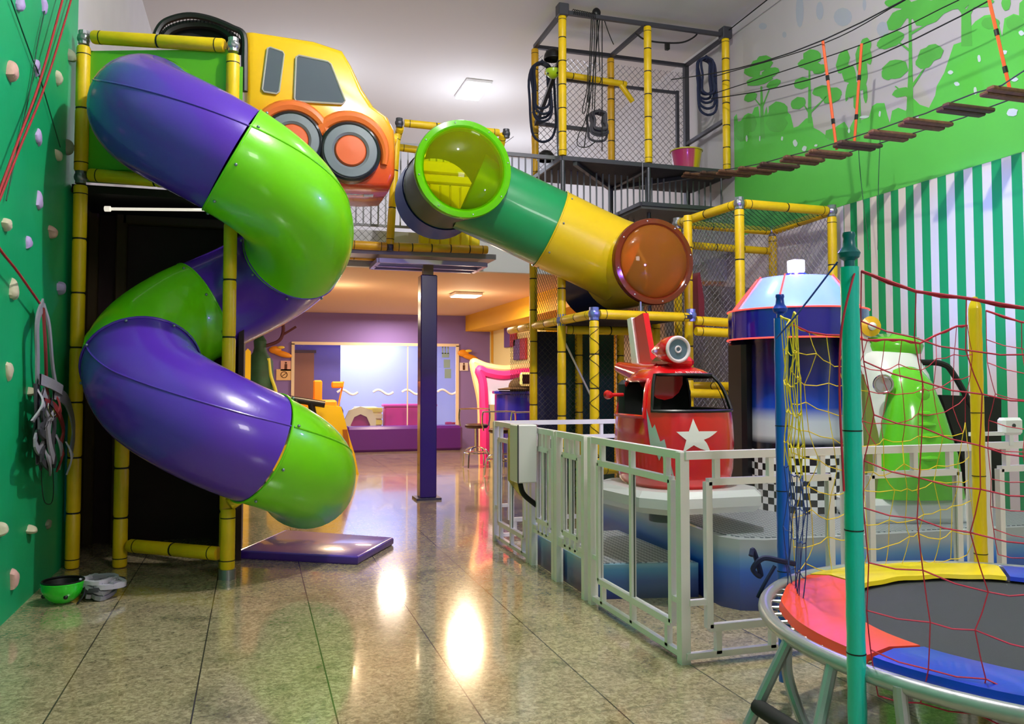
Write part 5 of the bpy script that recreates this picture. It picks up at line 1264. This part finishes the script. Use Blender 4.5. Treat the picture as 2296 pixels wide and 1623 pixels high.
# green tree figure, yellow panel, branch on the far left
p=PY(582,860,15.0)
t=thing('costume_figure','dark green cloaked figure decoration beside the slide, behind yellow panel','decoration',(p.x,15,0))
MB().lathe([(.26,0),(.27,.8),(.25,1.2),(.22,1.75),(.12,1.9),(.1,1.98),(.11,2.1),(.05,2.2),(0,2.22)],(p.x,15,0),(0,0,1),20).build('cloak',mat('cloak_green','0E4A30',.6,var=.4,vscale=6),t)
MB().sweep(curve([(p.x+.22,14.85,.9),(p.x+.27,14.85,1.2),(p.x+.18,14.85,1.5),(p.x+.14,14.85,1.8)],6),.03,8).build('cloak_edge',mat('edge_yellow_green','C8D040',.5),t)
MB().sweep(curve([(p.x+.05,15,2.0),(p.x+.3,15,2.1),(p.x+.38,15,2.25),(p.x+.38,15,2.45)],5),[.03]*15+[.02],6).sweep([(p.x+.36,15,2.2),(p.x+.6,15,2.36)],.02,6).build('branch',mat('branch_maroon','4A1A2C',.7),t)
p=PY(548,825,14.5)
tag(MB().prism([(-.12,0),(.1,0),(.1,1.9),(.05,1.95),(-.12,1.75)],(0,.08,0),(p.x,14.5,0)).build('standing_board',mat('board_yellow','F4D010',.5)),'tall yellow board standing behind the spiral slide','board')
# yellow ride behind the slide
p=PY(720,950,13.0)
t=thing('tractor_ride','yellow coin ride vehicle with black handlebars behind the lower slide','ride',(p.x-.2,13,0))
YR=mat('ride_yellow','F6D008',.35,coat=.3); ORR=mat('ride_orange','F09018',.4)
X0=p.x+.12
MB().prism([(-.75,0),(.42,0),(.36,.3),(.28,.55),(.2,.85),(.15,1.02),(-.2,1.05),(-.7,.95),(-.9,.7),(-.9,.2)],(0,.7,0),(X0,12.7,0)).build('ride_body',YR,t,smooth=30)
MB().prism([(.22,.3),(.3,.3),(.24,.68),(.17,.68)],(0,.02,0),(X0,12.67,0)).build('side_slot',mat('slot_brown','A86410',.5),t)
MB().prism([(.22,.1),(.34,.12),(.3,.22)],(0,.02,0),(X0,12.67,0)).build('side_vent',mat('vent_brown','5A2A08',.5),t)
MB().rbox((X0-.5,12.8,1.0),(X0+.1,13.2,1.12),.03).build('cowl',ORR,t); MB().rbox((X0-.25,12.85,1.1),(X0-.12,12.95,1.42),.02).rbox((X0+.02,12.85,1.3),(X0+.2,12.95,1.4),.02).bar((X0+.12,12.9,1.0),(X0+.2,12.9,1.4),.025).build('roll_bar',ORR,t)
MB().cyl((X0-.8,12.6,1.18),(X0-.1,12.6,1.06),.05,12).cyl((X0-.55,12.6,1.12),(X0-.45,12.6,.85),.07,12).cyl((X0-.3,12.6,1.08),(X0-.25,12.6,.85),.05,12).cyl((X0-.65,12.6,.82),(X0-.25,12.6,.7),.05,12).build('handlebar',BLACK,t)
MB().cyl((X0-.95,12.6,.95),(X0-.8,12.6,.95),.07,14).build('headlamp',mat('cream_lamp','F0E8B0',.4),t)
# counter with pink arch, screens
t=thing('reception_counter','glossy dark blue curved counter under the pink arch','counter',(4.2,13.2,0))
MB().lathe([(.5,0),(.5,1.18),(.54,1.2),(.54,1.24),(.48,1.25)],(4.35,13.32,0),(0,0,1),40,R(130),R(330)).build('counter_front',mat('counter_blue','1A1890',.25,coat=.5),t)
MB().lathe([(0,1.24),(.5,1.245)],(4.35,13.32,0),(0,0,1),40).build('counter_top',mat('counter_top_blue','10106A',.2,coat=.5),t)
t=thing('arch_frame','pink and cream curved arch frame around the counter','arch',(4.3,13.75,0))
yk=13.75
PO=[PY(x,y,yk) for x,y in ((1082,1030),(1080,960),(1078,900),(1068,850),(1062,820),(1064,812),(1090,822),(1130,828),(1175,824),(1230,826))]
PO[0].z=0.0
MB().sweep(curve(PO,6),.07,8).build('arch_outer',mat('arch_cream','F6C8A0',.5),t)
PI_=[PY(x,y,yk-.05) for x,y in ((1087,1030),(1086,930),(1082,860),(1074,830),(1092,836),(1130,842),(1175,836),(1235,838))]
PI_[0].z=0.0
MB().sweep(curve(PI_,6),.085,8).build('arch_inner',mat('arch_pink','F0308C',.5),t)
struct(MB().box((3.84,13.87,1.0),(4.85,13.89,1.62)).build('wall_bright_niche',mat('niche_white_glow','FBF4F4',.6,emit=.5),smooth=0))  # plain white wall; its brightness is put in as a glow
def screen(x,y,w,h,lb):
    p=PY(x,y,12.6); t=thing('monitor',lb,'screen',p)
    MB().rbox((p.x-w/2,12.6,p.z-h/2),(p.x+w/2,12.66,p.z+h/2),.03).build('bezel',mat('bezel_cream_glow','F4E490',.4,emit=.3),t); MB().box((p.x-w/2+.035,12.59,p.z-h/2+.035),(p.x+w/2-.035,12.6,p.z+h/2-.035)).build('display',BLACK,t,smooth=0)  # cream frame is no lamp; a slight glow is added to its colour
    MB().cyl((p.x,12.66,p.z),(p.x,12.9,p.z),.03).build('mount',BLACK,t)
screen(1180,850,.2,.22,'dark screen with cream frame beside the yellow pole, upper of two'); screen(1207,885,.24,.28,'dark screen with cream frame behind the yellow pole, lower of two')
p=PY(1165,868,13.1)
t=thing('brown_hat','brown soft hat-shaped bag lying on the blue counter','bag',(p.x,13.1,1.25))
MB().sphere((p.x+.03,13.1,1.32),.2,18,10,(1.1,.8,.75)).build('crown',mat('brown_cloth','3C2A16',.8),t); MB().lathe([(0,0),(.3,.0),(.32,.02),(.1,.05)],(p.x-.05,13.1,1.26),(0,0,1),24).build('brim',mat('brown_cloth','3C2A16'),t)
# magenta and dark arcade shapes behind the play frame
t=thing('arcade_cabinet','magenta and black arcade cabinet seen between the yellow poles','arcade machine',(4.0,11.6,0))
MB().prism([(0,0),(.62,0),(.62,1.75),(.5,1.8),(.0,1.8)],(0,.6,0),(4.15,11.5,0)).build('cabinet',mat('cabinet_magenta','B0145C',.4),t)
MB().rbox((4.19,11.44,1.15),(4.57,11.5,1.62),.02).build('cabinet_screen',BLACK,t); MB().rbox((4.15,11.4,.9),(4.72,11.5,1.05),.02).build('control_shelf',mat('shelf_black','140A14',.5),t)
MB().rbox((4.23,11.46,.2),(4.67,11.5,.85),.03).build('front_panel',mat('panel_dark_red','7A0E40',.4),t)
# painted squares on the yellow wall
for x,y,m_,lb in ((1146,755,'x','purple and red rounded square panel on the yellow wall, upper of two'),(1168,783,'y','purple and red square panel on the yellow wall, lower of two')):
    p=PX(x,y,4.82); t=thing('wall_panel',lb,'wall decoration',p); 
    MB().rbox((4.79,p.z and p.y-.35,p.z-.2),(4.835,p.y+.0,p.z+.2),.01).build('panel_red',mat('panel_red','B0303C',.5),t); MB().rbox((4.79,p.y,p.z-.2),(4.835,p.y+.4,p.z+.2),.01).build('panel_purple',mat('panel_purple','6A4A90',.5),t)
# bar stools
def stool(x,y,lb,ang=0):
    g=GP(x,y); t=thing('bar_stool',lb,'stool',g,'chrome stools at the counter'); g=Vector((g.x,g.y,0))
    MB().lathe([(0,.64),(.17,.64),(.19,.66),(.19,.69),(.16,.71),(0,.715)],g,(0,0,1),28).build('seat',mat('stool_seat','2A120C',.4),t)
    MB().cyl(g+Vector((0,0,.25)),g+Vector((0,0,.64)),.035,14).build('stem',CHROME,t)
    for k in range(4):
        a=R(45+90*k+ang); d_=Vector((math.cos(a),math.sin(a),0)); MB().sweep(curve([g+Vector((0,0,.33)),g+d_*.12+Vector((0,0,.32)),g+d_*.22+Vector((0,0,.24)),g+d_*.25+Vector((0,0,.012))],6),.013,8).build('leg',CHROME,t)
    MB().sweep(curve([g+Vector(p) for p in ((-.24,.12,.67),(-.26,.12,.8),(-.25,.12,.93),(-.2,.12,.95),(.2,.12,.95),(.25,.12,.93),(.26,.12,.8),(.24,.12,.67))],6),.012,8).build('back_loop',CHROME,t)
    MB().torus(g+Vector((0,0,.24)),(0,0,1),.2,.01,28,6).build('foot_ring',CHROME,t)
    return t
stool(1068,1048,'chrome bar stool with dark seat, left of the pair at the counter'); stool(1124,1068,'chrome bar stool with dark seat, right one, behind the railing',20)
t=stool(1190,1072,'chrome bar stool mostly hidden behind the yellow pole and grey box',10)
